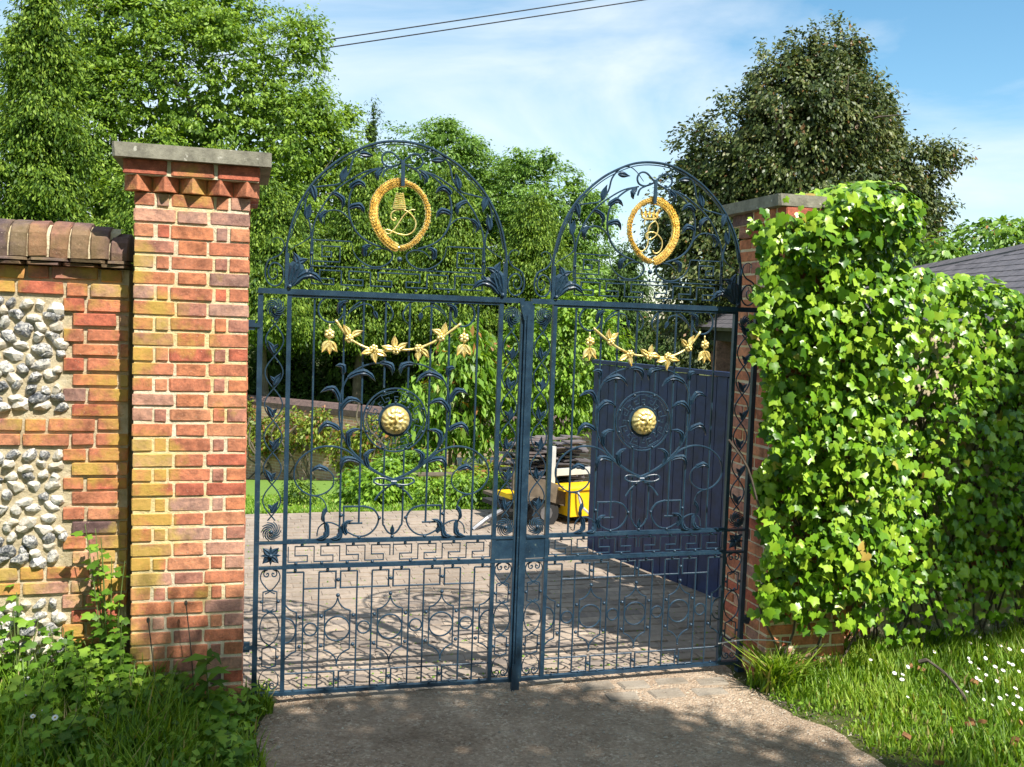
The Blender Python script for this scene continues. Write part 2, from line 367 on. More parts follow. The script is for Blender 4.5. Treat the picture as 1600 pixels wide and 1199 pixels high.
# drive outside the gate: worn, gravelly earth whose edges wander
def drive_edges(y):
    l = 0.02 + .05*math.sin(y*2.1) + .03*math.sin(y*7.3+1); r_ = 2.80 + .10*ss((-y-.2)/.9) + .04*math.sin(y*4.4) + .025*math.sin(y*13) + .015*math.sin(y*31)
    if y < -1.4: l -= (-1.4-y)*.12; r_ += (-1.4-y)*.22
    if y > -.1: r_ = min(r_, 2.80)
    return l, r_
dv, df = [], []; dys = [.16-.12*i for i in range(150)]
for y in dys:
    l, r_ = drive_edges(y)
    for i in range(13):
        t = i/12; x = l+(r_-l)*t
        e = min(t, 1-t)
        dv.append((x, y, -0.06+.004*0 + (.012 if .0 < e else -.004) + .008*math.sin(x*3.1+y*1.7)*min(1, e*6)*.5))
for j in range(len(dys)-1):
    for i in range(12): df.append((j*13+i, (j+1)*13+i, (j+1)*13+i+1, j*13+i+1))
me = bpy.data.meshes.new('driveway'); me.from_pydata(dv, [], df); me.update(); me.shade_smooth()
drive = tag(ob('driveway', me, M['drive']), kind='structure')
yard = tag(sheet('courtyard', [-.6+.35*i for i in range(15)], [.155+.33*i for i in range(15)], lambda x, y: -.0455, M['joint']), kind='structure')
tag(sheet('lawn', [-12+.6*i for i in range(29)], [4.80, 5.2, 6, 7, 8, 10, 12, 15, 18, 21, 24], lambda x, y: gz(x, y)+.012, M['lawn']), kind='structure')

# unit block with worn edges, many uses
def worn_block(seed, ch=.09, jit=.03):
    r_ = random.Random(seed); mb = MB()
    vs = []; idx = {}
    a, c = .5, .5-ch
    base = [(sx, sy, sz) for sx in (-1, 1) for sy in (-1, 1) for sz in (-1, 1)]
    # chamfered box: 24 vertices
    for (sx, sy, sz) in base:
        for ax in range(3):
            p = [c*sx, c*sy, c*sz]; p[ax] = a*(sx, sy, sz)[ax]
            idx[(sx, sy, sz, ax)] = len(vs); vs.append(tuple(q+r_.uniform(-jit, jit) for q in p))
    fs = []
    for ax in range(3):
        o1, o2 = [k for k in range(3) if k != ax]
        for s in (-1, 1):
            q = []
            for (a1, a2) in ((-1, -1), (1, -1), (1, 1), (-1, 1)):
                k = [0, 0, 0]; k[ax] = s; k[o1] = a1; k[o2] = a2; q.append(idx[(*k, ax)])
            fs.append(tuple(q))
    for ax in range(3):   # edges along axis ax
        o1, o2 = [k for k in range(3) if k != ax]
        for s1 in (-1, 1):
            for s2 in (-1, 1):
                def kk(s, w):
                    k = [0, 0, 0]; k[ax] = s; k[o1] = s1; k[o2] = s2; return idx[(*k, w)]
                fs.append((kk(-1, o1), kk(1, o1), kk(1, o2), kk(-1, o2)))
    for b_ in base: fs.append(tuple(idx[(*b_, ax)] for ax in range(3)))
    mb.add(vs, fs); return mb.mesh('worn_block')
def block_set(mat, n=5, seed=0, ch=.09, jit=.03):
    L = []
    for i in range(n):
        me_ = worn_block(seed+i, ch, jit); me_.materials.append(mat); L.append(me_)
    return L
def block(name, L, parent, x0, x1, y0, y1, z0, z1, rz=0.0, tilt=0.0):
    return ob(name, L[rnd.randrange(len(L))], None, parent, ((x0+x1)/2, (y0+y1)/2, (z0+z1)/2),
              (rnd.uniform(-tilt, tilt), rnd.uniform(-tilt, tilt), rz+rnd.uniform(-tilt, tilt)), (x1-x0, y1-y0, z1-z0))

# paving of the courtyard: the nearest 300 setts one by one, the rest joined
SL = block_set(M['sett'], 5, 40, .06, .03)
setts = []
row = 0; y = .20
while y < 4.74:
    x = -.40 + (row % 2)*.10
    while x < 3.6:
        L_ = .185+.02*hsh(row, x*10); setts.append((x, y, L_)); x += L_+.010
    y += .112; row += 1
one = [s for s in setts if s[1] < 1.75][:300]; rest = [s for s in setts if s not in one]
for (x, y, l) in one:
    block('sett', SL, yard, x, x+l, y, y+.102, -.12, -.040+rnd.uniform(-.004, .004), tilt=.012)
mb = MB()
for (x, y, l) in rest:
    z1 = -.040+rnd.uniform(-.004, .004); d = .004
    a = [(x+rnd.uniform(0, .004), y+rnd.uniform(0, .004)), (x+l, y), (x+l, y+.102), (x, y+.102)]
    vs_ = [(p[0], p[1], z1-.02) for p in a] + [(x+d, y+d, z1), (x+l-d, y+d, z1), (x+l-d, y+.102-d, z1), (x+d, y+.102-d, z1)]
    mb.add(vs_, [(4, 5, 6, 7)]+[(i, (i+1) % 4, 4+(i+1) % 4, 4+i) for i in range(4)])
tag(mb.build('far_setts', M['sett'], yard), kind='stuff')
# a few flat stones set in the drive at the threshold
FS = block_set(M['dirt'], 3, 60, .08, .05)
for i, (x, y, w, d) in enumerate([(1.75, -.14, .20, .10), (1.98, -.17, .17, .11), (2.2, -.15, .20, .10), (2.44, -.2, .18, .11), (2.1, -.32, .19, .11), (1.86, -.3, .17, .1),
        (2.35, -.34, .2, .11), (1.5, -.02, .2, .1), (.35, -.02, .2, .1), (.6, -.03, .2, .1), (.85, .02, .2, .1)]):
    block('threshold_stone', FS, drive, x, x+w, y, y+d, -.11, -.041, tilt=.03)
# loose grit
pb = MB()
for i in range(6500):
    y = -1.9+2.05*rnd.random()**.8; l, r_ = drive_edges(y); x = l+(r_-l)*rnd.random(); s = rnd.uniform(.0015, .005)*(1 if rnd.random() < .95 else 2.2)
    q = [(x-s, y, -.047), (x, y-s*.8, -.047), (x+s, y, -.047), (x, y+s*.9, -.047), (x, y, -.047+s)]
    pb.add(q, [(0, 1, 4), (1, 2, 4), (2, 3, 4), (3, 0, 4)])
tag(pb.build('grit', M['pebble']), 'pale grit scattered over the earth drive', 'gravel', kind='stuff')

# ------------------------------------------------------------------ brick piers
BL = block_set(M['brick'], 9, 10, .040, .018)
BLR = block_set(M['brick_plain'], 9, 20, .040, .018)
CO = .0714; ZTOP = 2.4914; YF = -.20
def pier(name, x0, x1, y1, label, side, bl, cap_box, sides_full=None):
    """x0..x1 front, YF..y1 depth; side = +1 / -1: which flank faces the gate"""
    root = empty(name, ((x0+x1)/2, (YF+y1)/2, gz((x0+x1)/2, -.3)-.1)); tag(root, label, 'gate pier', 'brick piers of the gateway')
    inv = root.location.copy()
    def B(nm, a, b, c, d, e, f, **k):
        return block(nm, bl, root, a-inv.x, b-inv.x, c-inv.y, d-inv.y, e-inv.z, f-inv.z, **k)
    core = MB(); j = .005
    core.box(x0+j-inv.x, x1-j-inv.x, YF+j-inv.y, y1-j-inv.y, 0, ZTOP-inv.z); core.box(x0+.03-inv.x, x1-.03-inv.x, YF+.03-inv.y, y1-.03-inv.y, ZTOP+.001-inv.z, 2.565-inv.z)
    core.build('mortar', M['mortar'], root)
    W = x1-x0
    n = int((ZTOP+.10)/CO)
    for k in range(n):
        z1 = ZTOP-k*CO; z0 = z1-CO+.0135; jt = lambda: rnd.uniform(-.003, .003)
        if k % 2 == 0: parts = [.165, .095, .35, .095, .165]
        else: parts = [.345, .245, .345]
        g = .0135; tot = W-g*(len(parts)-1); sm = sum(parts); x = x0
        for i, w in enumerate(parts):
            w_ = w/sm*tot; pr = rnd.uniform(-.002, .004)
            e0 = 0 if i == 0 else rnd.uniform(-.003, .003); e1 = 0 if i == len(parts)-1 else rnd.uniform(-.003, .003)
            B('brick', x+e0, x+w_+e1, YF-pr, YF+.085, z0+jt(), z1+jt(), tilt=.004); x += w_+g
        # the flank
        yy = YF+.085+.0145; D_ = y1-yy; fl = [.5, .5] if k % 2 else [.33, .34, .33]
        tot = D_-g*(len(fl)-1)
        for w in fl:
            w_ = w*tot
            for s in ((side,) if z1 < 2.0 or side > 0 else (side,)):
                if s > 0: B('brick', x1-.10, x1+rnd.uniform(0, .004), yy, yy+w_, z0+jt(), z1+jt(), tilt=.004)
                else: B('brick', x0-rnd.uniform(0, .004), x0+.10, yy, yy+w_, z0+jt(), z1+jt(), tilt=.004)
            yy += w_+g
    # dog-tooth course: bricks set cornerwise
    P = (W+.088)/5; cz0, cz1 = ZTOP+.006, ZTOP+.076
    def tooth(cx, cy, rz):
        ob('dentil_brick', bl[rnd.randrange(len(bl))], None, root, (cx-inv.x, cy-inv.y, (cz0+cz1)/2-inv.z), (0, 0, rz+math.pi/4), (P*.705, P*.705, cz1-cz0))
    for i in range(5): tooth(x0-.044+P*(i+.5), YF+.0155, 0)
    nside = max(2, int((y1-YF)/P))
    for i in range(nside):
        cy = YF+.02+P*(i+.75)
        tooth(x1-.0155, cy, 0) if side > 0 else tooth(x0+.0155, cy, 0)
    # oversailing course
    cx0, cx1, cy0, cy1 = x0-.042, x1+.042, YF-.045, y1+.03; z0, z1 = ZTOP+.080, ZTOP+.146
    g = .018; w = (cx1-cx0-2*g)/3
    for i in range(3): B('oversailing_brick', cx0+i*(w+g), cx0+i*(w+g)+w, cy0, cy0+.10, z0, z1, tilt=.003)
    yy = cy0+.10+g; m_ = (cy1-yy-g)/2
    for i in range(2):
        if side > 0: B('oversailing_brick', cx1-.1, cx1, yy, yy+m_, z0, z1)
        else: B('oversailing_brick', cx0, cx0+.1, yy, yy+m_, z0, z1)
        yy += m_+g
    c2 = MB(); c2.box(cx0+.005-inv.x, cx1-.005-inv.x, cy0+.006-inv.y, cy1-.006-inv.y, z0-.004-inv.z, z1+.006-inv.z); c2.build('course_bedding', M['mortar'], root)
    a, b, c, d = cap_box
    cb = worn_block(77, .02, .006); cb.materials.append(M['stone'])
    ob('cap_stone', cb, None, root, ((a+b)/2-inv.x, (c+d)/2-inv.y, 2.672-inv.z), None, (b-a, d-c, .068))
    return root
pier('brick_pier', -.562, -.047, .34, 'sunlit red brick pier streaked with yellow lichen at the left of the gate', 1, BL, (-.652, .05, -.277, .43))
pier('brick_pier', 2.83, 3.345, .34, 'shaded brick pier smothered in ivy at the right of the gate', -1, BLR, (2.737, 3.435, -.245, .43))

# ------------------------------------------------------------------ flint and brick wall on the left
WY = -.03
def flint_mesh(seed):
    r_ = random.Random(seed); bm_ = bmesh.new(); bmesh.ops.create_icosphere(bm_, subdivisions=2, radius=.5)
    pl = []
    for k in range(9):
        v = Vector((r_.uniform(-1, 1), r_.uniform(-1, .3), r_.uniform(-1, 1))).normalized(); pl.append((v, r_.uniform(.27, .42)))
    for v in bm_.verts:
        for nrm, d in pl:
            e = v.co.dot(nrm)-d
            if e > 0: v.co -= nrm*e*.92
        v.co += Vector((r_.uniform(-.03, .03),)*3)
    me_ = bpy.data.meshes.new('flint'); bm_.to_mesh(me_); bm_.free(); me_.materials.append(M['flint']); return me_
FL = [flint_mesh(200+i) for i in range(9)]
CB = block_set(M['coping'], 5, 30, .1, .03)
def coping_mesh(seed):
    r_ = random.Random(seed); mb_ = MB(); prof = []
    for k in range(9):   # half-round end section in y,z
        a = math.pi*k/8; prof.append((-math.cos(a)*.5, max(0, math.sin(a))**.75*1.0))
    prof = [(-.5, 0)] + [(y_, .25+.75*z_) for y_, z_ in prof] + [(.5, 0)]
    n = len(prof); vs_ = []
    for sx, ins in ((-.5, .03), (-.42, 0), (.42, 0), (.5, .03)):
        for (y_, z_) in prof: vs_.append((sx+r_.uniform(-.02, .02), y_*(1-ins*2)+r_.uniform(-.01, .01), z_*(1-ins)+r_.uniform(-.012, .012)))
    fs_ = [(j*n+i, j*n+i+1, (j+1)*n+i+1, (j+1)*n+i) for j in range(3) for i in range(n-1)]
    fs_ += [tuple(range(n)), tuple(range(3*n, 4*n))]
    mb_.add(vs_, fs_); me_ = mb_.mesh('coping_brick'); me_.materials.append(M['coping']); return me_
CPM = [coping_mesh(i) for i in range(5)]
def flint_wall(name, xa, xb, zt, label, quoin_at, bl, sag=0.0, full=True):
    """xa = end at the pier, xb = far end; zt = underside of the creasing"""
    sg = 1 if xb > xa else -1; root = empty(name, ((xa+xb)/2, WY+.15, gz(xa, 0)-.1)); tag(root, label, 'wall')
    iv = root.location.copy(); lo, hi = min(xa, xb), max(xa, xb)
    def B(nm, a, b, c, d, e, f, L=bl, **k): return block(nm, L, root, a-iv.x, b-iv.x, c-iv.y, d-iv.y, e-iv.z, f-iv.z, **k)
    c_ = MB(); c_.box(lo+.008-iv.x, hi-iv.x, WY+.010-iv.y, WY+.33-iv.y, 0, zt-.004-iv.z); c_.build('mortar_core', M['flintmortar'], root)
    band = {0, 1, 10, 11, 20, 21}
    def run(z0, z1, xs_, xe, k):
        x = xs_; i = 0
        while x < xe-.03:
            w = (.198 if (i+k) % 2 else .092)+rnd.uniform(-.008, .008); w = min(w, xe-x)
            B('brick', x, x+w, WY-rnd.uniform(0, .008), WY+.09, z0+rnd.uniform(-.004, .004), z1+rnd.uniform(-.004, .004), tilt=.012); x += w+.015; i += 1
    NR = int((zt+.05)/CO)
    for k in range(NR):
        z1 = zt-k*CO-.004; z0 = z1-CO+.015
        if full is not True and k < NR-full: continue
        if k in band: run(z0, z1, lo, hi, k)
        else:
            q = .245 if k % 2 else .285
            if sg < 0: run(z0, z1, hi-q, hi, k)
            else: run(z0, z1, lo, lo+q, k)
    if full is True:
        ff = MB()
        for (k0, k1) in ((2, 10), (12, 20), (22, NR)):
            za, zb = zt-k1*CO, zt-k0*CO-.01
            z = zb-.030; r0 = 0
            while z > za+.015:
                x = hi-.258-.05*rnd.random() if sg < 0 else lo+.27
                end = lo if sg < 0 else hi
                x += -sg*0
                while (x > end) if sg < 0 else (x < end):
                    w = rnd.uniform(.042, .10); h = rnd.uniform(.040, .066)
                    if x < -1.32:
                        mf = FL[rnd.randrange(len(FL))]; sc_ = (w*1.1, .075, h*1.1); ff.add([(v.co.x*sc_[0]+x+sg*w*.5-iv.x, v.co.y*sc_[1]+WY+.004-iv.y, v.co.z*sc_[2]+z-iv.z) for v in mf.vertices], [tuple(p_.vertices) for p_ in mf.polygons])
                        x += sg*(w*.96+.01); continue
                    o_ = ob('flint', FL[rnd.randrange(len(FL))], None, root, (x+sg*w*.5-iv.x, WY+.004-iv.y+rnd.uniform(-.004, .008), z+rnd.uniform(-.018, .018)-iv.z),
                            (rnd.uniform(-.3, .3), rnd.uniform(-.5, .5), rnd.uniform(-.3, .3)), (w*1.14, .060, h*1.16))
                    x += sg*(w*.95+rnd.uniform(.0, .010))
                z -= rnd.uniform(.045, .054); r0 += 1
        tag(ff.build('far_flints', M['flint'], root), kind='stuff')
        # creasing of two thin tile courses and the half-round coping
        for t in range(2):
            x = lo
            while x < hi-.02:
                w = min(.165+rnd.uniform(-.01, .01), hi-x)
                B('creasing_tile', x, x+w-.004, WY-.045-.010*t+rnd.uniform(-.004, .004), WY+.37, zt+.002+t*.019, zt+.018+t*.019, L=CB, tilt=.006); x += w
        x = hi; i = 0
        while x > lo+.02:
            w = .078+rnd.uniform(-.005, .005)
            o_ = ob('coping_brick', CPM[rnd.randrange(5)], None, root, (x-w/2-iv.x, WY+.155-iv.y, zt+.042-iv.z), (rnd.uniform(-.02, .02), rnd.uniform(-.04, .04), 0),
                    (w*1.02, .38, (.178 if i > 1 else .165-.03*(1-i))))
            x -= w+.008; i += 1
        cbm = CPM[0].copy(); cbm.materials.clear(); cbm.materials.append(M['flintmortar']); ob('coping_bedding', cbm, None, root, ((lo+hi-.05)/2-iv.x, WY+.155-iv.y, zt+.040-iv.z), None, (hi-lo-.07, .358, .162))
    return root
flint_wall('flint_wall', -.600, -2.35, 2.142, 'flint and brick garden wall with rounded dark brick coping left of the gate', 0, BL)
flint_wall('flint_wall', 3.36, 6.4, 2.05, 'ivy covered boundary wall to the right of the right pier', 0, BLR, full=9)
# a short stretch of flint showing under the ivy
w2 = bpy.data.objects['flint_wall.001']
for i in range(26):
    x = 3.70+rnd.random()*1.0; z = .03+rnd.random()*.22
    ob('flint', FL[rnd.randrange(9)], None, w2, (x-w2.location.x, WY+.0-w2.location.y, z-w2.location.z), (0, rnd.uniform(-.5, .5), 0), (rnd.uniform(.08, .13), .085, rnd.uniform(.06, .09)))

# ------------------------------------------------------------------ the wrought iron gate
def sweep(pts, w, d, closed=False, smooth=0, taper=None):
    """flat bar along a path in the gate's own plane: pts are (a, v[, depth]); w = width seen, d = depth"""
    P = [Vector((p[0], p[2] if len(p) > 2 else 0.0, p[1])) for p in pts]
    if smooth: P = crom(P, smooth)
    n = len(P); vs_ = []
    for i, p in enumerate(P):
        if closed: t0, t1 = P[(i-1) % n], P[(i+1) % n]
        else: t0, t1 = P[max(i-1, 0)], P[min(i+1, n-1)]
        if not smooth and 0 < i < n-1 or (closed and not smooth):
            da = (p-t0).normalized(); db = (t1-p).normalized(); t = (da+db)
            if t.length < 1e-4: t = da
            t.normalize(); nr = Vector((-t.z, 0, t.x)); c = max(.5, abs(da.dot(t))); k_ = 1/c
        else:
            t = (t1-t0).normalized(); nr = Vector((-t.z, 0, t.x)).normalized(); k_ = 1
        f = 1.0
        if taper: 
            u = i/(n-1); f = taper(u)
        a = nr*w*.5*k_*f; b = Vector((0, d*.5*(.4+.6*f), 0))
        vs_ += [p-a-b*.55, p-a*.55-b, p+a*.55-b, p+a-b*.55, p+a+b*.55, p+a*.55+b, p-a*.55+b, p-a+b*.55]
    fs_ = []
    for i in range(n if closed else n-1):
        j = (i+1) % n
        for k in range(8): fs_.append((i*8+k, i*8+(k+1) % 8, j*8+(k+1) % 8, j*8+k))
    if not closed: fs_ += [tuple(range(8)), tuple(reversed(range((n-1)*8, n*8)))]
    return vs_, fs_
def tip(u): return min(1, .25+3*min(u, 1-u)) 
def acanthus(p0, p1, width, hook=.5, side=1, lobes=3, thick=.006, auto=False):
    """curling leaf in the gate plane from its stalk p0 to its tip p1, arched to one side, with a hollow midrib and scalloped edge"""
    a = Vector((p0[0], 0, p0[1])); b = Vector((p1[0], 0, p1[1])); L_ = (b-a).length; d = (b-a)/L_; nrm = Vector((-d.z, 0, d.x)); side = (1 if nrm.z > 0 else -1) if auto else side; nrm = nrm*side
    n = 11; vs_ = []
    for i in range(n):
        t = i/(n-1); c = a+(b-a)*t+nrm*(hook*L_*math.sin(math.pi*t**.85)) + d*(.10*L_*math.sin(math.pi*t))
        c.y = -.012*math.sin(math.pi*t)
        t2 = min(1, t+.02); e = a+(b-a)*t2+nrm*(hook*L_*math.sin(math.pi*t2**.85))
        g = (e-(a+(b-a)*t+nrm*(hook*L_*math.sin(math.pi*t**.85)))); g = g.normalized() if g.length > 1e-6 else d
        s = Vector((-g.z, 0, g.x))*side
        wd = width*.82*(math.sin(math.pi*min(1, .06+t*.96)**.7)**.8)*(1+.18*math.sin(t*lobes*2*math.pi)) + .0015
        fr = Vector((0, -1, 0))
        vs_ += [c-s*wd*.8, c-s*wd*.35+fr*.010, c+fr*.004, c+s*wd*.35+fr*.010, c+s*wd*.9-fr*.003, c-fr*thick]
    fs_ = []
    for i in range(n-1):
        for k in range(6): fs_.append((i*6+k, i*6+(k+1) % 6, (i+1)*6+(k+1) % 6, (i+1)*6+k))
    fs_ += [tuple(range(6)), tuple(range((n-1)*6, n*6))]
    return vs_, fs_
def simple_leaf(p, ang, L_, W_, curl=.3):
    """small pointed veined leaf or bud"""
    d = Vector((math.cos(ang), 0, math.sin(ang))); s = Vector((-d.z, 0, d.x)); o_ = Vector((p[0], p[2] if len(p) > 2 else 0, p[1])); vs_ = []
    n = 7
    for i in range(n):
        t = i/(n-1); w_ = W_*math.sin(math.pi*min(1, t+.04)**.8)+.001; c = o_+d*L_*t+s*curl*L_*(t*t-.3*t)
        vs_ += [c-s*w_, c+Vector((0, -.007, 0))-s*w_*.45, c+Vector((0, -.003, 0)), c+Vector((0, -.009, 0))+s*w_*.45, c+s*w_, c+Vector((0, .004, 0))]
    fs_ = []
    for i in range(n-1):
        for k in range(6): fs_.append((i*6+k, i*6+(k+1) % 6, (i+1)*6+(k+1) % 6, (i+1)*6+k))
    fs_ += [tuple(range(6)), tuple(range((n-1)*6, n*6))]
    return vs_, fs_
def spiral(cx, cv, r0, r1, a0, turns, n=26):
    return [(cx+(r0+(r1-r0)*(i/n)**.85)*math.cos(a0+turns*2*math.pi*i/n), cv+(r0+(r1-r0)*(i/n)**.85)*math.sin(a0+turns*2*math.pi*i/n)) for i in range(n+1)]

def gate_leaf(hinge, rz, s, W, label, royal):
    root = empty('iron_gate', (hinge[0], hinge[1], 0), rz)
    tag(root, label, 'gate', 'leaves of the ornamental iron gateway')
    UC = .700 if s > 0 else .6975
    IR, AU = M['iron'], M['gold']
    def X(vs_): return [(s*(UC+v[0]), v[1], v[2]) for v in vs_]
    def part(name, shapes, mat=IR, smooth=False, parent=root, raw=False):
        mb_ = MB()
        for (v_, f_) in shapes: mb_.add(v_ if raw else X(v_), f_, flip=s < 0)
        return mb_.build(name, mat, parent, smooth)
    def bx(a0, a1, v0, v1, y0, y1):
        return ([(x, y, z) for z in (v0, v1) for y in (y0, y1) for x in (a0, a1)],
                [(0, 2, 3, 1), (4, 5, 7, 6), (0, 1, 5, 4), (2, 6, 7, 3), (0, 4, 6, 2), (1, 3, 7, 5)])
    hb = -UC; me_ = W-UC            # hinge edge and meeting edge in panel coordinates
    strip = .043 if s < 0 else 0
    # ---- frame
    part('hinge_stile', [bx(hb, hb+.026, -.03, 2.052, -.012, .014)])
    for sd in (-1, 1): part('stile', [bx(sd*.547-.011, sd*.547+.011, .0125, 2.052, -.013, .013)])
    me0 = me_-strip
    part('meeting_stile', [bx(me0-.014, me0, -.01, 2.052, -.012, .014)])
    if strip:
        part('cover_strip', [bx(me0+.001, me_, -.05, 2.066, -.024, .006), bx(me0+.013, me_-.013, -.02, 1.99, -.031, -.0245)])
        part('drop_bolt', [bx(me_-.012, me_+.006, -.085, .10, -.036, -.0315)])
        v_ = [(me0+.001, -.0255, 2.062), (me_+.030, -.0255, 2.062), (me_+.004, -.0255, 1.965), (me0+.001, -.0255, 1.965)]
        v_ = v_+[(q[0], -.008, q[2]) for q in v_]
        part('corner_gusset', [(v_, [(0, 1, 2, 3), (4, 5, 6, 7), (0, 1, 5, 4), (1, 2, 6, 5), (2, 3, 7, 6), (3, 0, 4, 7)])])
    part('top_rail', [bx(hb, me_-strip, 2.054, 2.081, -.018, .018), bx(-.556, .556, 2.040, 2.0535, -.011, .011)])
    part('middle_rail', [bx(hb+.0265, me0-.0145, .785, .797, -.015, .015), bx(-.535, .535, .7975, .806, -.009, .009)])
    part('middle_rail', [bx(hb+.0265, me0-.0145, .655, .667, -.015, .015), bx(-.535, .535, .6675, .676, -.009, .009)])
    part('bottom_rail', [bx(hb+.0265, me0-.0145, -.006, .012, -.015, .015)])
    part('heel_foot', [bx(hb-.012, hb+.03, -.055, -.0305, -.02, .02)])
    part('hinge_strap', [bx(hb-.055, hb+.012, 1.885, 1.905, -.018, -.0125), bx(hb-.05, hb-.012, 1.87, 1.92, -.012, .012)])
    part('hinge_strap', [bx(hb-.055, hb+.012, .245, .265, -.018, -.0125), bx(hb-.05, hb-.012, .23, .28, -.012, .012)])
    part('curved_brace', [sweep([(hb+.03, -.03), (hb+.05, -.012), (hb+.10, .0), (hb+.14, .004)], .010, .012, smooth=3)])
    # ---- overthrow
    arch = [(.567, 2.082), (.567, 2.266), (.556, 2.346), (.531, 2.445), (.489, 2.54), (.425, 2.635), (.335, 2.722), (.247, 2.782), (.125, 2.836), (0, 2.852)]
    full = [(-a, v) for a, v in arch]+[(a, v) for a, v in reversed(arch[:-1])]
    part('arch_bar', [sweep(full, .012, .022, smooth=5)], smooth=False)
    part('arch_bar', [sweep([(a*.985, v-.014) for a, v in full[2:-2]], .005, .012, smooth=4)])
    for sd in (-1, 1): part('arch_foot', [bx(sd*.562-.010, sd*.562+.010, 2.082, 2.26, -.010, .010)])
    both = lambda L_: (L_, [(-a, v) for a, v in L_])
    vine = [(.060, 2.745), (.105, 2.795), (.150, 2.818), (.205, 2.800), (.247, 2.748), (.266, 2.678), (.312, 2.620), (.379, 2.604), (.440, 2.588), (.473, 2.538), (.479, 2.475), (.458, 2.42), (.449, 2.357), (.480, 2.322), (.540, 2.285), (.560, 2.262)]
    inner = [(.088, 2.715), (.172, 2.693), (.252, 2.647), (.336, 2.581), (.395, 2.498), (.432, 2.415), (.445, 2.318), (.449, 2.206)]
    big = [(.098, 2.703), (.145, 2.696), (.212, 2.645), (.253, 2.584), (.264, 2.512), (.254, 2.443), (.22, 2.38), (.165, 2.338), (.094, 2.312)]
    low = [(.246, 2.333), (.232, 2.277), (.200, 2.238), (.15, 2.212), (.095, 2.212), (.052, 2.236), (.036, 2.262), (.042, 2.288), (.075, 2.304), (.12, 2.300), (.150, 2.278), (.159, 2.262)]
    scr = [(.382, 2.412), (.386, 2.442), (.368, 2.476), (.332, 2.486), (.291, 2.474), (.252, 2.435), (.235, 2.400)]
    side_c = [(.628, 2.305), (.634, 2.322), (.610, 2.334), (.585, 2.318), (.578, 2.285), (.600, 2.248), (.645, 2.224), (.662, 2.197), (.668, 2.150), (.655, 2.112), (.628, 2.094), (.600, 2.100), (.580, 2.130), (.581, 2.173), (.604, 2.203), (.632, 2.206), (.651, 2.179), (.650, 2.145), (.632, 2.127), (.612, 2.140), (.610, 2.166), (.625, 2.180), (.636, 2.165)]
    for sg_ in (1, -1):
        f = lambda L_: [(sg_*a, v) for a, v in L_]
        part('vine_scroll', [sweep(f(vine), .008, .012, smooth=4, taper=tip)])
        part('inner_arch_bar', [sweep(f(inner), .008, .012, smooth=4)])
        part('big_scroll', [sweep(f(big), .009, .014, smooth=5)])
        part('low_scroll', [sweep(f(low), .008, .012, smooth=5, taper=tip)])
        part('branch_scroll', [sweep(f(scr), .007, .011, smooth=5, taper=tip)])
        part('side_volute', [sweep(f(side_c), .008, .012, smooth=4, taper=tip)])
        for (a, v, an, L_, W_) in ((.215, 2.772, math.pi*.99, .07, .016), (.300, 2.628, .55*math.pi, .085, .018), (.452, 2.602, 1.38*math.pi, .085, .018), (.470, 2.43, .53*math.pi, .085, .018)):
            an = an if sg_ > 0 else math.pi-an
            part('vine_leaf', [simple_leaf((sg_*a, v, -.006), an, L_, W_, .15*sg_)])
        for (p0, p1, wd, hk, sd_) in (((.258, 2.60), (.178, 2.603), .022, .35, -1), ((.259, 2.50), (.185, 2.475), .022, .35, -1), ((.100, 2.703), (.118, 2.645), .020, .25, 1), ((.37, 2.478), (.392, 2.41), .016, .3, 1), ((.175, 2.262), (.140, 2.318), .020, -.35, 1), ((.345, 2.57), (.30, 2.49), .018, .3, -1)):
            part('leaf', [acanthus((sg_*p0[0], p0[1]), (sg_*p1[0], p1[1]), wd, abs(hk), 1, auto=True)])
        # key fret boxes beside the wreath
        part('key_fret', [sweep(f([(.438, 2.206), (.438, 2.332), (.250, 2.332)]), .0065, .008),
                          sweep(f([(.302, 2.226), (.432, 2.226)]), .0065, .008), sweep(f([(.302, 2.226), (.302, 2.303), (.392, 2.303), (.392, 2.250), (.345, 2.250), (.345, 2.275), (.374, 2.275)]), .0065, .008)])
        # acanthus clump at the springing
        part('corner_acanthus', [acanthus((sg_*.545, 2.105), (sg_*.535, 2.268), .038, .18, sg_, 3), acanthus((sg_*.540, 2.105), (sg_*.455, 2.235), .036, .22, -sg_, 3),
                                 acanthus((sg_*.535, 2.10), (sg_*.385, 2.115), .032, .33, -sg_, 3), acanthus((sg_*.50, 2.16), (sg_*.44, 2.205), .020, .3, sg_, 2)], smooth=False)
    tb = MB()
    part('thin_bar', [sweep([(-.449, 2.202), (.449, 2.202)], .006, .010)])
    # running key pattern, same drawing high up and in the middle band
    def keys(v0, v1, a0, n, pitch, name, t=.0055):
        h = v1-v0
        for sg_ in (-1, 1):
            for k in range(n):
                x = a0+k*pitch
                L_ = [(x, v1), (x, v0), (x+pitch*.74, v0), (x+pitch*.74, v0+h*.40), (x+pitch*.26, v0+h*.40), (x+pitch*.26, v1), (x+pitch, v1)]
                if k == n-1: L_ = L_+[(x+pitch, v0+h*.3)] if n == 4 and name == 'key_fret' else L_
                part(name, [sweep([(-sg_*q[0], q[1]) for q in L_], t, .009)])
    keys(.688, .768, -.529, 4, .130, 'key_fret')
    keys(2.112, 2.182, -.44, 3, .147, 'key_fret', .0070)
    # ---- balls
    bm_ = MB(); bm_.ball((0, 0, 0), .0088, 8, 6); ballme = bm_.mesh('ball', True); ballme.materials.append(IR)
    def ball(a, v, r=1.0, y=-.004): ob('ball', ballme, None, root, (s*(UC+a), y, v), None, (r, r, r))
    for a in (-.374, -.187, 0, .187, .374): ball(a, 2.211, .8)
    for a in (-.26, -.09, .09, .26): ball(a, 2.096, .8)
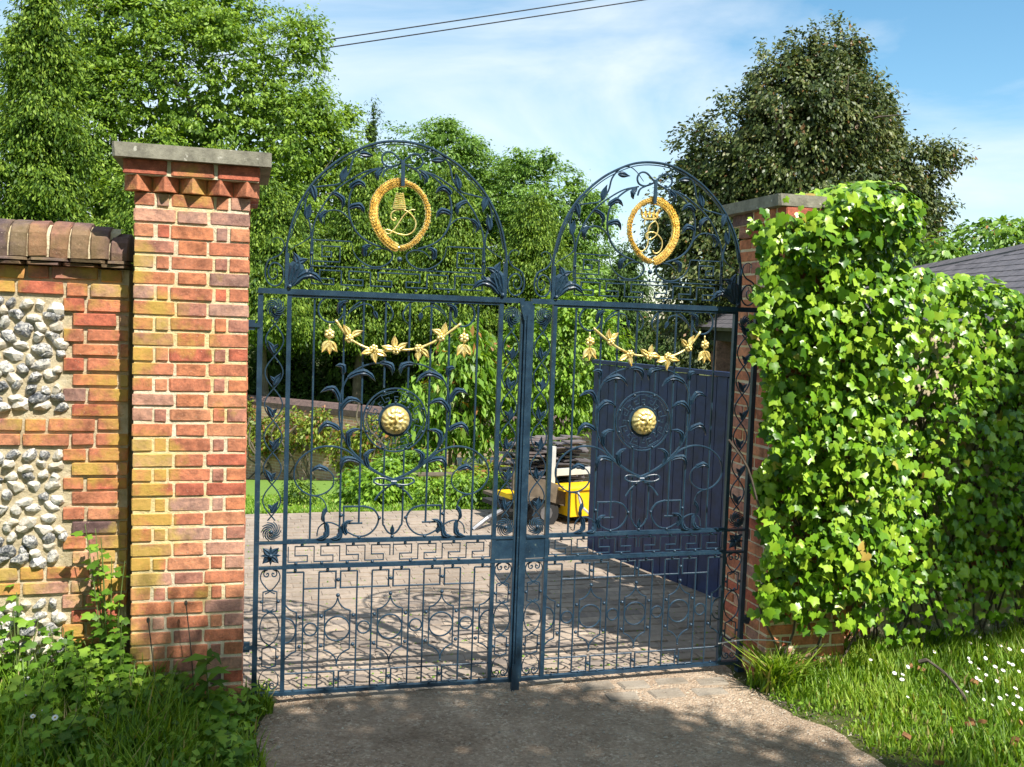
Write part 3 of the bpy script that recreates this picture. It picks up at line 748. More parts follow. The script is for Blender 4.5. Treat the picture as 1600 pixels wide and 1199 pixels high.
    ball(-.443, 2.262, 1.1); ball(.443, 2.262, 1.1); ball(0, 2.254, 1.6); ball(-.548, 2.093, 1.4, -.02); ball(.548, 2.093, 1.4, -.02)
    for a in (-.49, -.36, -.23, -.10, .10, .23, .36, .49):
        ball(a+(.03 if a < 0 else -.03), .7765); ball(a, .681)
    # ---- upper panel: bars
    for sg_ in (-1, 1):
        part('bar', [sweep([(sg_*.423, 2.039), (sg_*.423, .807)], .010, .010)])
        part('bar', [sweep([(sg_*.273, 2.039), (sg_*.273, .807)], .010, .010)])
        part('bar', [sweep([(sg_*.175, 2.039), (sg_*.175, .886)], .010, .010)])
        part('bar', [sweep([(sg_*.062, 2.039), (sg_*.062, 1.592)], .010, .010)])
    part('looped_bar', [sweep([(-.051, 1.262), (-.051, .912), (-.043, .868), (-.024, .836), (0, .824), (.024, .836), (.043, .868), (.051, .912), (.051, 1.262)], .009, .010, smooth=3)])
    part('bud_finial', [simple_leaf((0, .825, -.004), math.pi/2, .05, .011, 0)])
    lyre = [(0, 1.106), (.088, 1.152), (.150, 1.197), (.218, 1.262), (.265, 1.34), (.288, 1.44), (.281, 1.555), (.254, 1.63), (.205, 1.682), (.145, 1.710), (.088, 1.718), (.042, 1.700), (.018, 1.668)]
    spir = [(0, 1.112), (.095, 1.151), (.170, 1.204), (.240, 1.262), (.321, 1.286), (.402, 1.275), (.470, 1.232), (.505, 1.172), (.503, 1.108), (.466, 1.057), (.411, 1.031), (.353, 1.043), (.314, 1.078), (.309, 1.125), (.335, 1.160), (.385, 1.163)]
    tail = [(.415, 1.031), (.372, 1.020), (.346, .985), (.338, .945)]
    s1 = [(.257, 1.950), (.246, 1.985), (.204, 2.024), (.152, 2.048), (.095, 2.048), (.050, 2.020), (.026, 1.976), (.035, 1.944), (.055, 1.927)]
    s2 = [(.262, 1.960), (.214, 2.002), (.168, 2.020), (.132, 2.008), (.122, 1.980)]
    box_ = [(.156, .884), (.253, .884), (.253, .972), (.158, .974), (.103, .957), (.073, .911), (.087, .86), (.127, .823), (.178, .815), (.229, .837), (.29, .879), (.341, .891), (.378, .865), (.387, .820)]
    LV = [((.275, 1.66), (.312, 1.700), .020, .45, -1), ((.245, 1.64), (.105, 1.622), .022, .28, -1), ((.290, 1.52), (.385, 1.562), .021, .42, -1), ((.283, 1.47), (.170, 1.505), .021, .35, 1),
          ((.285, 1.37), (.392, 1.345), .021, .42, 1), ((.232, 1.285), (.172, 1.375), .020, .38, -1), ((.180, 1.205), (.272, 1.150), .021, .45, 1), ((.130, 1.18), (.098, 1.272), .019, .35, -1),
          ((.34, 1.158), (.42, 1.155), .019, .28, 1), ((.085, 1.718), (.022, 1.655), .019, .35, 1), ((.30, 1.965), (.25, 2.03), .016, -.3, -1)]
    for sg_ in (1, -1):
        f = lambda L_: [(sg_*a, v) for a, v in L_]
        part('lyre_scroll', [sweep(f(lyre), .010, .014, smooth=4, taper=lambda u: 1.15-.5*u)])
        part('spiral_scroll', [sweep(f(spir), .009, .014, smooth=4, taper=lambda u: 1.15-.5*u)])
        part('tail_leaf', [sweep(f(tail), .006, .010, smooth=3), acanthus((sg_*.340, .965), (sg_*.345, .885), .014, .2, sg_, 2)])
        part('top_ring', [sweep([(sg_*.340+.064*math.cos(i*math.pi/16), 1.984+.064*math.sin(i*math.pi/16)) for i in range(32)], .009, .013, closed=True)])
        part('top_scroll', [sweep(f(s1), .008, .012, smooth=4, taper=tip)]); part('top_scroll', [sweep(f(s2), .007, .011, smooth=4, taper=tip)])
        part('leaf', [simple_leaf((sg_*.122, 1.985, -.004), -math.pi*.5-.3*sg_, .045, .012, .2)])
        part('box_scroll', [sweep([(sg_*.156, .884), (sg_*.253, .884), (sg_*.253, .972), (sg_*.158, .972)], .009, .010), sweep(f(box_[3:]), .009, .012, smooth=4, taper=lambda u: 1.1-.45*u)])
        part('leaf', [acanthus((sg_*.345, .890), (sg_*.392, .806), .020, -.35, sg_, 3)]); part('leaf', [acanthus((sg_*.27, .868), (sg_*.318, .808), .020, -.35, sg_, 3)])
        part('leaf', [acanthus((sg_*.236, .826), (sg_*.205, .900), .020, -.4, sg_, 3)])
        for (p0, p1, wd, hk, sd_) in LV:
            part('leaf', [acanthus((sg_*p0[0], p0[1]), (sg_*p1[0], p1[1]), wd, abs(hk), 1, 3, auto=True)])
    for (a, v) in ((-.266, .928), (.266, .928), (-.069, .911), (.069, .911), (-.172, .810), (.172, .810), (0, .812)): ball(a, v, 1.1)
    # ribbon bow under the lyre
    rib = [[(0, 1.098), (.04, 1.118), (.09, 1.122), (.105, 1.104), (.07, 1.088), (.02, 1.090), (0, 1.098)], [(0, 1.094), (.03, 1.075), (.07, 1.045), (.098, 1.008)]]
    for sg_ in (1, -1):
        for L_ in rib: part('ribbon', [sweep([(sg_*a, v, -.012-.004*i) for i, (a, v) in enumerate(L_)], .010, .006, smooth=3)])
    part('ribbon_knot', [sweep([(-.014, 1.098, -.016), (.014, 1.098, -.016)], .024, .014)])
    # medallion with its two rings and key fret
    MC = (0, 1.424)
    def ring(r, w, d, name, c=MC, n=40, parent=root):
        return part(name, [sweep([(c[0]+r*math.cos(2*math.pi*i/n), c[1]+r*math.sin(2*math.pi*i/n)) for i in range(n)], w, d, closed=True)], parent=parent)
    ring(.165, .008, .012, 'medallion_ring'); ring(.150, .003, .006, 'medallion_ring'); ring(.084, .008, .012, 'medallion_ring')
    for i in range(8): an = math.pi/8+i*math.pi/4; ball(MC[0]+.157*math.cos(an), MC[1]+.157*math.sin(an), .9)
    for i in range(8): an = i*math.pi/4; ball(MC[0]+.093*math.cos(an), MC[1]+.093*math.sin(an), .8)
    for i in range(8):
        a0_ = i*math.pi/4+.06; w_ = math.pi/4
        pol = [(.145, 0), (.145, .62), (.105, .62), (.105, .30), (.122, .30), (.122, .48)]; pol2 = [(.122, .78), (.122, .98), (.105, .98), (.105, .78)]
        part('medallion_fret', [sweep([(MC[0]+r*math.cos(a0_+u*w_), MC[1]+r*math.sin(a0_+u*w_)) for r, u in q], .0042, .007) for q in (pol, pol2)])
    vs_, fs_ = [], []; n1_, n2_ = 16, 56
    for j in range(n1_+1):
        for i in range(n2_):
            ph = (j/n1_)*math.pi/2; an = 2*math.pi*i/n2_; r = .074*math.sin(ph); x = r*math.cos(an); z = r*math.sin(an); y = -.046*math.cos(ph)
            # embossed mask: brow, nose, cheeks, mouth and a ring of locks
            g = lambda cx, cz, sx, sz, h: 1.5*h*math.exp(-((x-cx)/sx)**2-((z-cz)/sz)**2)
            y -= g(0, .004, .008, .020, .014)+g(-.022, .020, .012, .006, .008)+g(.022, .020, .012, .006, .008)+g(-.024, -.008, .012, .012, .006)+g(.024, -.008, .012, .012, .006)-g(-.02, .010, .009, .005, .008)-g(.02, .010, .009, .005, .008)+g(0, -.030, .016, .005, .008)
            if r > .042: y -= .009*abs(math.sin(an*7+r*60))
            vs_.append((MC[0]+x, y, MC[1]+z))
    for j in range(n1_):
        for i in range(n2_): fs_.append((j*n2_+i, j*n2_+(i+1) % n2_, (j+1)*n2_+(i+1) % n2_, (j+1)*n2_+i))
    fs_.append(tuple(range(n1_*n2_, (n1_+1)*n2_)))
    md = part('gilt_medallion', [(vs_, fs_)], AU, True)
    ring(.077, .006, .010, 'medallion_rim', parent=root)
    # ---- gilded swag with flowers and leaves
    swag = [(-.318, 1.935), (-.283, 1.885), (-.243, 1.840), (-.179, 1.804), (-.12, 1.788), (-.06, 1.784), (0, 1.790), (.06, 1.792), (.12, 1.806), (.184, 1.834), (.235, 1.866), (.285, 1.902), (.328, 1.936)]
    def tubeg(pts, r, name='swag_stem', mat=AU, n=6, parent=root):
        mb_ = MB(); P = crom([Vector((s*(UC+p[0]), p[2] if len(p) > 2 else -.02, p[1])) for p in pts], 4); rr = r if not callable(r) else [r(i/(len(P)-1)) for i in range(len(P))]
        mb_.tube(P, rr, n); return mb_.build(name, mat, parent, True)
    tubeg(swag, .0068)
    def flower(a, v, r=.021, y=-.032):
        mb_ = MB(); c = (s*(UC+a), y, v); mb_.ball(c, r*.5, 8, 5, (1, .8, 1))
        for q in range(6):
            an = q*math.pi/3+a*20; mb_.ball((c[0]+r*.68*math.cos(an), y+.004, v+r*.68*math.sin(an)), r*.48, 6, 5, (1, .7, 1))
        mb_.build('gilt_flower', AU, root, True)
    def gleaf(a, v, deg, L_=.062, W_=.017, curl=.2, y=-.026):
        part('gilt_leaf', [simple_leaf((a, v, y), math.radians(deg), L_, W_, curl)], AU)
    for (a, v) in ((-.248, 1.842), (-.122, 1.792), (-.008, 1.790), (.108, 1.800), (.224, 1.862)): flower(a, v)
    for (a, v, d_) in ((-.248, 1.86, 115), (-.235, 1.855, 35), (-.13, 1.78, 190), (-.11, 1.775, -15), (-.12, 1.775, -92), (-.015, 1.805, 95), (0, 1.80, 20), (-.02, 1.795, 175), (.108, 1.785, -95), (.125, 1.795, -40), (.224, 1.878, 145), (.235, 1.88, 75)):
        gleaf(a, v, d_, rnd.uniform(.05, .066), .016, rnd.uniform(-.3, .3))
    for sd in (-1, 1):
        a = sd*.347; tubeg([(a, 1.912), (a, 1.87), (a, 1.84), (a, 1.82)], .004); flower(a, 1.862, .024)
        for d_ in (-128, -92, -58): gleaf(a, 1.825, d_, .068, .020, .12)
    # ---- gilded wreath, egg shaped and pointed below, hung on a strap from the bow
    def egg(t, k=1.0):
        a = math.sin(t)*.140*k; v = math.cos(t)
        return (a*(1-.12*max(0, -v)**1.5*1.6), 2.484+(.160 if v > 0 else .172)*k*v)
    npt = 48; mbw = MB(); P = [Vector((s*(UC+egg(2*math.pi*i/npt)[0]), -.010, egg(2*math.pi*i/npt)[1])) for i in range(npt+1)]
    mbw.tube(P, .0100, 8, ends=False)
    wr = mbw.build('wreath', AU, root, True)
    bl_ = MB(); rw = random.Random(5)
    for i in range(64):
        t = 2*math.pi*i/64; c = egg(t); c2 = egg(t+.05); tx, tz = c2[0]-c[0], c2[1]-c[1]; l = math.hypot(tx, tz); tx /= l; tz /= l
        if math.sin(t) > 0: tx, tz = -tx, -tz
        for k, off in enumerate((-.0125, -.004, .004, .0125)):
            an = math.atan2(tz, tx)+(-.55 if off < 0 else .55)*abs(off)/.017*(1 if math.sin(t) > 0 else -1)*-1
            px, pz = c[0]-tz*off+rw.uniform(-.002, .002), c[1]+tx*off
            v_, f_ = simple_leaf((px, pz, -.020+abs(off)*.5), an, .026, .0062, 0); bl_.add(X(v_), f_[:], flip=s < 0)
    bl_.build('wreath_leaves', AU, wr)
    # ---- bow and strap above the wreath
    bw = [[(0, 2.745), (.022, 2.766), (.050, 2.789), (.078, 2.792), (.098, 2.777), (.104, 2.752), (.092, 2.728), (.063, 2.719), (.033, 2.726), (0, 2.743)],
          [(0, 2.742), (.045, 2.722), (.085, 2.700), (.098, 2.665)]]
    for sg_ in (1, -1):
        for L_ in bw: part('bow_ribbon', [sweep([(sg_*a, v, -.014) for a, v in L_], .009, .012, smooth=4)])
    part('hanging_strap', [sweep([(0, 2.755, -.03), (.002, 2.70, -.033), (.003, 2.625, -.035)], .019, .010, smooth=3)])
    # ---- monogram inside the wreath
    rd = 1 if s > 0 else -1
    mono = lambda L_: [(rd*a, v, -.006) for a, v in L_]
    if not royal:
        D_ = [(-.034, 2.466), (-.024, 2.459), (-.031, 2.451), (-.044, 2.455), (-.051, 2.47), (-.045, 2.49), (-.025, 2.503), (-.001, 2.507), (.024, 2.505), (.049, 2.49), (.07, 2.467), (.079, 2.443), (.076, 2.418), (.062, 2.396), (.037, 2.382), (.013, 2.381), (-.017, 2.386), (-.047, 2.397), (-.072, 2.403), (-.079, 2.395), (-.071, 2.383), (-.052, 2.384), (-.035, 2.402), (-.018, 2.425), (.001, 2.456), (.02, 2.484), (.039, 2.501), (.059, 2.511), (.073, 2.51)]
        tubeg(mono(D_), .0036, 'monogram')
        sh = []
        for k in range(9):
            t = k/8; w_ = .017+.018*t; v = 2.590-t*.076; sh.append(sweep([(-w_-.008+.0*t, v, -.006), (-.008, v-.003, -.012), (w_-.008, v, -.006)], .0048, .008))
        sh.append(sweep([(-.024, 2.594, -.002), (-.042, 2.512, -.002)], .004, .006)); sh.append(sweep([(.009, 2.594, -.002), (.026, 2.512, -.002)], .004, .006))
        part('ribbed_tassel', sh, AU)
    else:
        R_ = [(-.045, 2.508), (-.048, 2.524), (-.036, 2.539), (-.01, 2.544), (.016, 2.535), (.032, 2.513), (.036, 2.485), (.025, 2.456), (0, 2.436), (-.02, 2.432), (-.034, 2.443), (-.032, 2.462), (-.007, 2.473), (.019, 2.47), (.046, 2.452), (.062, 2.43), (.065, 2.402), (.055, 2.375), (.035, 2.358), (.017, 2.362), (.011, 2.373)]
        R2_ = [(.016, 2.535), (-.009, 2.515), (-.023, 2.486), (-.024, 2.448), (-.021, 2.416), (-.029, 2.387), (-.048, 2.368), (-.063, 2.366), (-.077, 2.373)]
        tubeg(mono(R_), .0036, 'monogram'); tubeg(mono(R2_), .0036, 'monogram')
        sh = [sweep(mono([(-.066, 2.552), (-.045, 2.545), (-.02, 2.543), (.005, 2.545), (.026, 2.552)]), .011, .012, smooth=2)]
        for k in range(5):
            a = -.072+k*.026; b_ = -.062+k*.021; sh.append(simple_leaf((rd*b_, 2.552, -.008), math.atan2(.045, rd*(a-b_)), .045, .008, 0))
        sh.append(sweep(mono([(-.062, 2.566), (-.02, 2.574), (.022, 2.566)]), .006, .008, smooth=3))
        part('crown', sh, AU)
        mb_ = MB()
        for k in range(5): mb_.ball((s*(UC+rd*(-.074+k*.027)), -.010, 2.600-.004*abs(k-2)), .0065, 6, 5)
        mb_.build('crown_pearls', AU, root, True)
    # ---- lower panel
    P_ = .2735
    mods = (-1, 0, 1)
    def clip(a): return abs(a) < .537
    for k in (-2, -1, 0, 1, 2):
        c = k*P_
        for sd in (-1, 1):
            if not clip(c+sd*.098): continue
            part('bar', [sweep([(c+sd*.098, .634), (c+sd*.098, .018)], .0085, .0085)])
            part('square_fret', [sweep([(c+sd*.098, .634), (c+sd*.012, .634), (c+sd*.012, .547), (c+sd*.098, .547)] if abs(k) < 2 else [(c+sd*.098, .634), (c+sd*.012, .634)], .0085, .0085)])
            part('square_fret', [sweep([(c+sd*.098, .103), (c+sd*.012, .103), (c+sd*.012, .019), (c+sd*.098, .019)] if abs(k) < 2 else [(c+sd*.098, .103), (c+sd*.012, .103)], .0085, .0085)])
            ball(c+sd*.055, .646, 1.0); ball(c+sd*.055, .0165, .9)
            og = [(0, .494), (.010, .464), (.034, .438), (.065, .425)]; og2 = [(.065, .219), (.034, .204), (.008, .176), (0, .142)]
            q = lambda L_: [(c+sd*a, v) for a, v in L_]
            part('ogee_panel', [sweep(q(og), .007, .008, smooth=4), sweep(q([(.065, .4255), (.065, .2185)]), .007, .008), sweep(q(og2), .007, .008, smooth=4)])
            ball(c+sd*.082, .400, 1.15); ball(c+sd*.082, .245, 1.15)
        if abs(k) < 2:
            ball(c, .508, 1.2); ball(c, .590, 1.1); ball(c, .061, 1.1); ball(c, .136, .7)
            part('ring', [sweep([(c+.0645*math.cos(i*math.pi/16), .330+.0645*math.sin(i*math.pi/16)) for i in range(32)], .008, .009, closed=True)])
        else:
            sd = 1 if k < 0 else -1
            part('half_ring', [sweep([(c+sd*.012+sd*.05*math.cos(-math.pi/2+i*math.pi/16), .330+.0645*math.sin(-math.pi/2+i*math.pi/16)) for i in range(17)], .008, .009)])
    for k in (-1.5, -.5, .5, 1.5):
        c = k*P_
        part('ring', [sweep([(c+.0325*math.cos(i*math.pi/12), .332+.0325*math.sin(i*math.pi/12)) for i in range(24)], .0075, .009, closed=True)])
        part('cross_link', [sweep([(c-.039, .547), (c+.039, .547)], .0085, .0085)]); part('cross_link', [sweep([(c-.039, .103), (c+.039, .103)], .0085, .0085)])
    # ---- narrow side panels
    for sd in (-1, 1):
        lo_ = hb+.026 if sd < 0 else .558; hi_ = -.558 if sd < 0 else me0-.014
        c = (lo_+hi_)/2; hw = (hi_-lo_)/2
        am = min(.045, hw-.005)
        # interlacing vine
        v0, v1, pt = .905, 1.925, .1625
        for ph in (0, 1):
            L_ = []; n = 56
            for i in range(n+1):
                v = v0+(v1-v0)*i/n; L_.append((c+(am*.98)*math.sin(math.pi*(v-.928)/pt)*(1 if ph else -1), v))
            part('vine_strand', [sweep(L_, .0065, .009)])
        for k in range(7):
            v = .945+k*pt; t = 1 if k % 2 else -1
            part('vine_bud', [simple_leaf((c, v, -.008), math.pi/2-.35*t*sd, .070, .015, .25*t), simple_leaf((c-.004*t, v+.02, -.010), math.pi/2+.7*t*sd, .035, .009, 0)])
        # whirled rosettes
        for vc in (1.985, .852):
            for q in range(10):
                a_ = q*math.pi/5; R0 = min(.050, hw+.002)
                L_ = [(c+(R0*(.25+.75*u))*math.cos(a_+2.0*u), vc+(R0*(.25+.75*u))*math.sin(a_+2.0*u), -.020+.012*u) for u in (0, .25, .5, .75, 1.0)]
                part('rosette_petal', [sweep(L_, .0062, .014, smooth=3, taper=lambda u: .6+.6*math.sin(math.pi*min(1, u+.05)))])
            ball(c, vc, 1.3, -.028)
        if sd < 0:
            for q in range(8):
                a_ = q*math.pi/4; L_ = .052 if q % 2 else .046
                part('flower_petal', [simple_leaf((c+.004*math.cos(a_), .7265+.004*math.sin(a_), -.008), a_, L_, .017 if q % 2 else .008, 0)])
            ball(c, .7265, 1.4, -.018)
        else:
            part('lock_plate', [bx(lo_+.001, hi_-.001, .6755, .7845, -.010, .010)])
        # heart, hexagons, ovals and curls below
        w5 = min(.048, hw-.004)
        h1 = [(-.006, .624), (-.014, .615), (-.024, .618), (-.027, .630), (-.020, .642), (-.008, .640)]
        for sg_ in (1, -1):
            f = lambda L_: [(c+sg_*a, v) for a, v in L_]
            part('heart_scroll', [sweep(f([(.020, .628), (.012, .634), (.008, .627), (.014, .616), (.027, .618), (.0325, .632), (.026, .646), (.012, .652), (w5*.7, .652) if 0 else (w5*.75, .645), (w5, .620), (w5*.9, .592), (w5*.45, .560), (0, .540), (-w5*.5, .526)]), .006, .009, smooth=3)])
            part('hexagon_bar', [sweep(f([(0, .546), (w5*.72, .536), (w5*.72, .438), (0, .428)]), .006, .009)])
            part('oval_bar', [sweep(f([(-w5*.4, .446), (0, .432), (w5*.7, .405), (w5, .345), (w5*.7, .288), (0, .258), (-w5*.4, .244)]), .006, .009, smooth=3)])
            part('hexagon_bar', [sweep(f([(0, .252), (w5*.72, .240), (w5*.72, .150), (0, .140)]), .006, .009)])
            part('base_curl', [sweep(f([(0, .140), (w5*.7, .118), (w5, .080), (w5*.9, .044), (w5*.5, .028), (.010, .034), (.006, .050), (.016, .059), (.026, .052), (.022, .042), (.015, .046)]), .006, .009, smooth=3, taper=tip)])
            ball(c+sg_*(w5*.72+.007), .487, 1.0); ball(c+sg_*(w5*.72+.007), .195, 1.0)
    return root
LW = math.hypot(1.37, .033)
gl = gate_leaf((0, 0), math.atan2(-.033, 1.37), 1, 1.370, 'left iron gate leaf, gilt script D under a ribbed tassel inside its wreath', False)
gr = gate_leaf((2.79, 0), math.atan2(-.033, 1.42)*-1, -1, 1.42, 'right leaf of the blue iron gate, crowned script R in its gilt wreath', True)
#--FOLIAGE--
# ------------------------------------------------------------------ foliage
RG = np.random.default_rng(11)
def leaf_arrays(C_, Nrm, Tan, size, aspect=.5, fold=.25, shape='rhomb'):
    """one folded rhombic leaf per centre; returns vertices and quads"""
    n = len(C_); Nrm = Nrm/np.linalg.norm(Nrm, axis=1, keepdims=True)
    Tan = Tan-(Tan*Nrm).sum(1, keepdims=True)*Nrm; Tan /= np.linalg.norm(Tan, axis=1, keepdims=True)+1e-9
    B_ = np.cross(Nrm, Tan); L_ = size[:, None]
    v = np.empty((n, 4, 3)); v[:, 0] = C_-Tan*L_*.5; v[:, 1] = C_+B_*L_*aspect*.5+Nrm*L_*fold*.3+Tan*L_*.05
    v[:, 2] = C_+Tan*L_*.5-Nrm*L_*fold*.35; v[:, 3] = C_-B_*L_*aspect*.5+Nrm*L_*fold*.3+Tan*L_*.05
    return v.reshape(-1, 3), np.arange(n*4).reshape(n, 4)
def np_mesh(name, V, F, lr=None, cr_=None, smooth=False):
    me_ = bpy.data.meshes.new(name); n = len(V); k = F.shape[1]
    me_.vertices.add(n); me_.vertices.foreach_set('co', V.astype(np.float32).ravel())
    me_.loops.add(F.size); me_.loops.foreach_set('vertex_index', F.astype(np.int32).ravel())
    me_.polygons.add(len(F)); me_.polygons.foreach_set('loop_start', np.arange(0, F.size, k, dtype=np.int32))
    me_.polygons.foreach_set('loop_total', np.full(len(F), k, dtype=np.int32)); me_.update(calc_edges=True)
    for nm, a in (('lr', lr), ('cr', cr_)):
        if a is not None:
            at = me_.attributes.new(nm, 'FLOAT', 'POINT'); at.data.foreach_set('value', a.astype(np.float32))
    if smooth: me_.shade_smooth()
    return me_
def fbm(P, s, seed=0):
    q = np.random.default_rng(seed); o_ = np.zeros(len(P))
    for k in range(7):
        d = q.normal(size=3); d /= np.linalg.norm(d); o_ += np.sin(P@d*s*(1+.45*k)+q.uniform(0, 6.28))/(1+.35*k)
    return o_/3.2
def crown(lobes, nclump, per, size, crad, flat=.55, upb=.7, aspect=.45, droop=0.0, rough=.22, seed=0, inner=.25, front=None, fold=.25, core=.0):
    """lobes: (x,y,z,rx,ry,rz).  sprays of leaves are spread over and through the lobes"""
    q = np.random.default_rng(seed); L_ = np.array(lobes, float)
    w = (L_[:, 3]*L_[:, 5]+L_[:, 4]*L_[:, 5]); w /= w.sum(); idx = q.choice(len(L_), nclump, p=w)
    d = q.normal(size=(nclump, 3)); d /= np.linalg.norm(d, axis=1, keepdims=True)
    if front is not None:    # most sprays on the side that can be seen, a few behind
        fl = (d[:, 1] > .35) & (q.random(nclump) < front); d[fl, 1] *= -1
    r = np.where(q.random(nclump) < inner, q.uniform(.35, .85, nclump), 1-np.abs(q.normal(0, .09, nclump)))
    bump_ = 1+rough*fbm(d*L_[idx, 3:6].mean(1, keepdims=True), 1.6/max(.5, crad*2.2), seed+1)
    cc = L_[idx, :3]+d*L_[idx, 3:6]*(r*bump_)[:, None]
    # keep sprays that are not deep inside another lobe
    ins = np.zeros(nclump, bool)
    for k in range(len(L_)):
        e = (((cc-L_[k, :3])/L_[k, 3:6])**2).sum(1); ins |= (e < .45) & (idx != k)
    cc, d = cc[~ins], d[~ins]; n = len(cc)
    cs = crad*q.uniform(.6, 1.3, n); cr_ = q.random(n)
    off = q.normal(size=(n, per, 3))*cs[:, None, None]*np.array([1, 1, flat])*.5
    rr = np.linalg.norm(off[:, :, :2], axis=2); off[:, :, 2] -= droop*rr**2/np.maximum(cs[:, None], .01)
    P = (cc[:, None]+off).reshape(-1, 3)
    nr = d[:, None]*.55+q.normal(size=(n, per, 3))*.55+np.array([0, -.12, upb]); nr = nr.reshape(-1, 3)
    tn = (off+d[:, None]*.3+np.array([0, 0, -.25-droop])+q.normal(size=(n, per, 3))*.12*crad).reshape(-1, 3)
    sz = size*q.uniform(.6, 1.25, len(P))
    if core:      # crown core: bigger leaves closing gaps, coloured darker as inner shade
        m_ = int(len(P)*core); k2 = q.choice(len(L_), m_, p=w); d2 = q.normal(size=(m_, 3)); d2 /= np.linalg.norm(d2, axis=1, keepdims=True)
        P2 = L_[k2, :3]+d2*L_[k2, 3:6]*q.uniform(.2, .74, m_)[:, None]
        P = np.concatenate([P, P2]); nr = np.concatenate([nr, d2*.4+q.normal(size=(m_, 3))*.7+np.array([0, -.6, 0])]); tn = np.concatenate([tn, q.normal(size=(m_, 3))]); sz = np.concatenate([sz, size*q.uniform(1.8, 3.2, m_)])
    V, F = leaf_arrays(P, nr, tn, sz, aspect, fold)
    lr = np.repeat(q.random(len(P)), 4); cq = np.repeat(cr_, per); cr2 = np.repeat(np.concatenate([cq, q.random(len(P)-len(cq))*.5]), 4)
    return V, F, lr, cr2
def limbs(root, base, h, r0, tops, mat, seed=0, nm='trunk'):
    """tapered trunk and limbs rising from base towards each top point"""
    q = random.Random(seed); mb_ = MB(); b = Vector(base); iv = Vector(root.location)
    P = [b+Vector((q.uniform(-.02, .02)*h*i/5, q.uniform(-.02, .02)*h*i/5, h*i/5)) for i in range(6)]
    mb_.tube([p-iv for p in P], [r0*(1-.13*i) for i in range(6)], 9)
    mb_.build(nm, mat, root, True); mb2 = MB()
    for t in tops:
        t = Vector(t); st = P[q.randrange(2, 6)]; md = st.lerp(t, .45)+Vector((q.uniform(-.1, .1), q.uniform(-.1, .1), .12))*(t-st).length
        C2 = crom([st, md, t], 5); mb2.tube([p-iv for p in C2], [r0*.42*(1-.88*i/(len(C2)-1)) for i in range(len(C2))], 6)
        for k in range(4):
            s0 = C2[q.randrange(3, len(C2)-1)]; e = s0+Vector((q.uniform(-1, 1), q.uniform(-1, .6), q.uniform(.1, 1))).normalized()*(t-st).length*q.uniform(.10, .22)
            mb2.tube([s0-iv, s0.lerp(e, .5)-iv+Vector((0, 0, .05)), e-iv], [r0*.15, r0*.09, r0*.03], 5)
    if tops: mb2.build('limb', mat, root, True)
def tree(name, label, cat, base, lobes, mat, bark, nclump, per, size, crad, th, tr, seed=0, group=None, ntops=8, puff=0, **k):
    root = empty(name, base); tag(root, label, cat, group)
    if puff:     # secondary masses bulging from the main ones
        qp = random.Random(seed*7+1); ex = []
        for l in lobes:
            for k_ in range(puff):
                a = qp.uniform(0, 6.28); b = qp.uniform(-.5, 1.1); f = qp.uniform(.20, .38)
                ex.append((l[0]+math.cos(a)*math.cos(b)*l[3]*.85, l[1]-abs(math.sin(a)*math.cos(b))*l[4]*.85, l[2]+math.sin(b)*l[5]*.85, l[3]*f, l[4]*f, l[5]*f*.8))
        lobes = [(l[0], l[1], l[2], l[3]*.9, l[4]*.9, l[5]*.9) for l in lobes]+ex
    V, F, lr, cr2 = crown(lobes, nclump, per, size, crad, seed=seed, **k)
    V = V-np.array(base); ob('crown', np_mesh('crown', V, F, lr, cr2), mat, root)
    q = random.Random(seed); tops = []; big_ = sorted(lobes, key=lambda l: -l[3]*l[5])[:max(2, len(lobes)//7)]
    for i in range(ntops):
        l = big_[q.randrange(len(big_))]; a = q.uniform(0, 6.28); f = q.uniform(.3, .75)
        tops.append((l[0]+math.cos(a)*l[3]*f, l[1]+math.sin(a)*l[4]*f*.3-.62*l[4], l[2]+l[5]*q.uniform(0, .6)))
    limbs(root, base, th, tr, tops, bark, seed)
    return root
def base(x, y): return (x, y, gz(x, y)-.15)

# big ash on the left
tree('ash_tree', 'big bright green broadleaved tree filling the sky above the left pier', 'tree', base(-.6, 33),
     [(-1.6, 32, 8.3, 4.3, 3.6, 4.6), (-4.6, 32, 6.3, 3.2, 3, 5.0), (.6, 33, 9.6, 2.7, 2.8, 4.1), (1.9, 32, 6.8, 2.5, 2.8, 3.3), (-.6, 31, 4.3, 4.6, 3.4, 3.6), (3.2, 32.5, 5.0, 1.7, 2.2, 2.9), (3.1, 33, 7.3, 1.7, 2, 2.6), (4.9, 33.5, 5.3, 1.5, 2, 2.3), (-3.6, 33, 10.6, 2.6, 2.6, 3.2), (-5.6, 33.5, 10.8, 2.2, 2, 3.0), (-6.4, 33.5, 8, 2.2, 2, 3.0), (-.7, 33, 12.6, 1.6, 2, 1.7), (-2.6, 33, 12.4, 1.6, 2, 1.5)],
     M['ash'], M['bark_pale'], 5600, 26, .165, .40, 8.0, .28, 1, front=.85, ntops=16, flat=.4, rough=.3, core=.12, puff=7)
tree('ash_tree', 'light green rounded broadleaved tree behind the arch of the left gate leaf', 'tree', base(8, 36),
     [(7.3, 35, 7.2, 2.6, 2.5, 2.9), (5.9, 35, 5.9, 1.9, 2, 2.9), (9.4, 35.5, 6.6, 1.8, 2, 2.7), (7.4, 34.5, 4.2, 3.0, 2, 2.6)],
     M['ash2'], M['bark_pale'], 2100, 24, .15, .36, 7.0, .22, 2, core=.12, puff=6, front=.85, ntops=7, flat=.4, rough=.3)
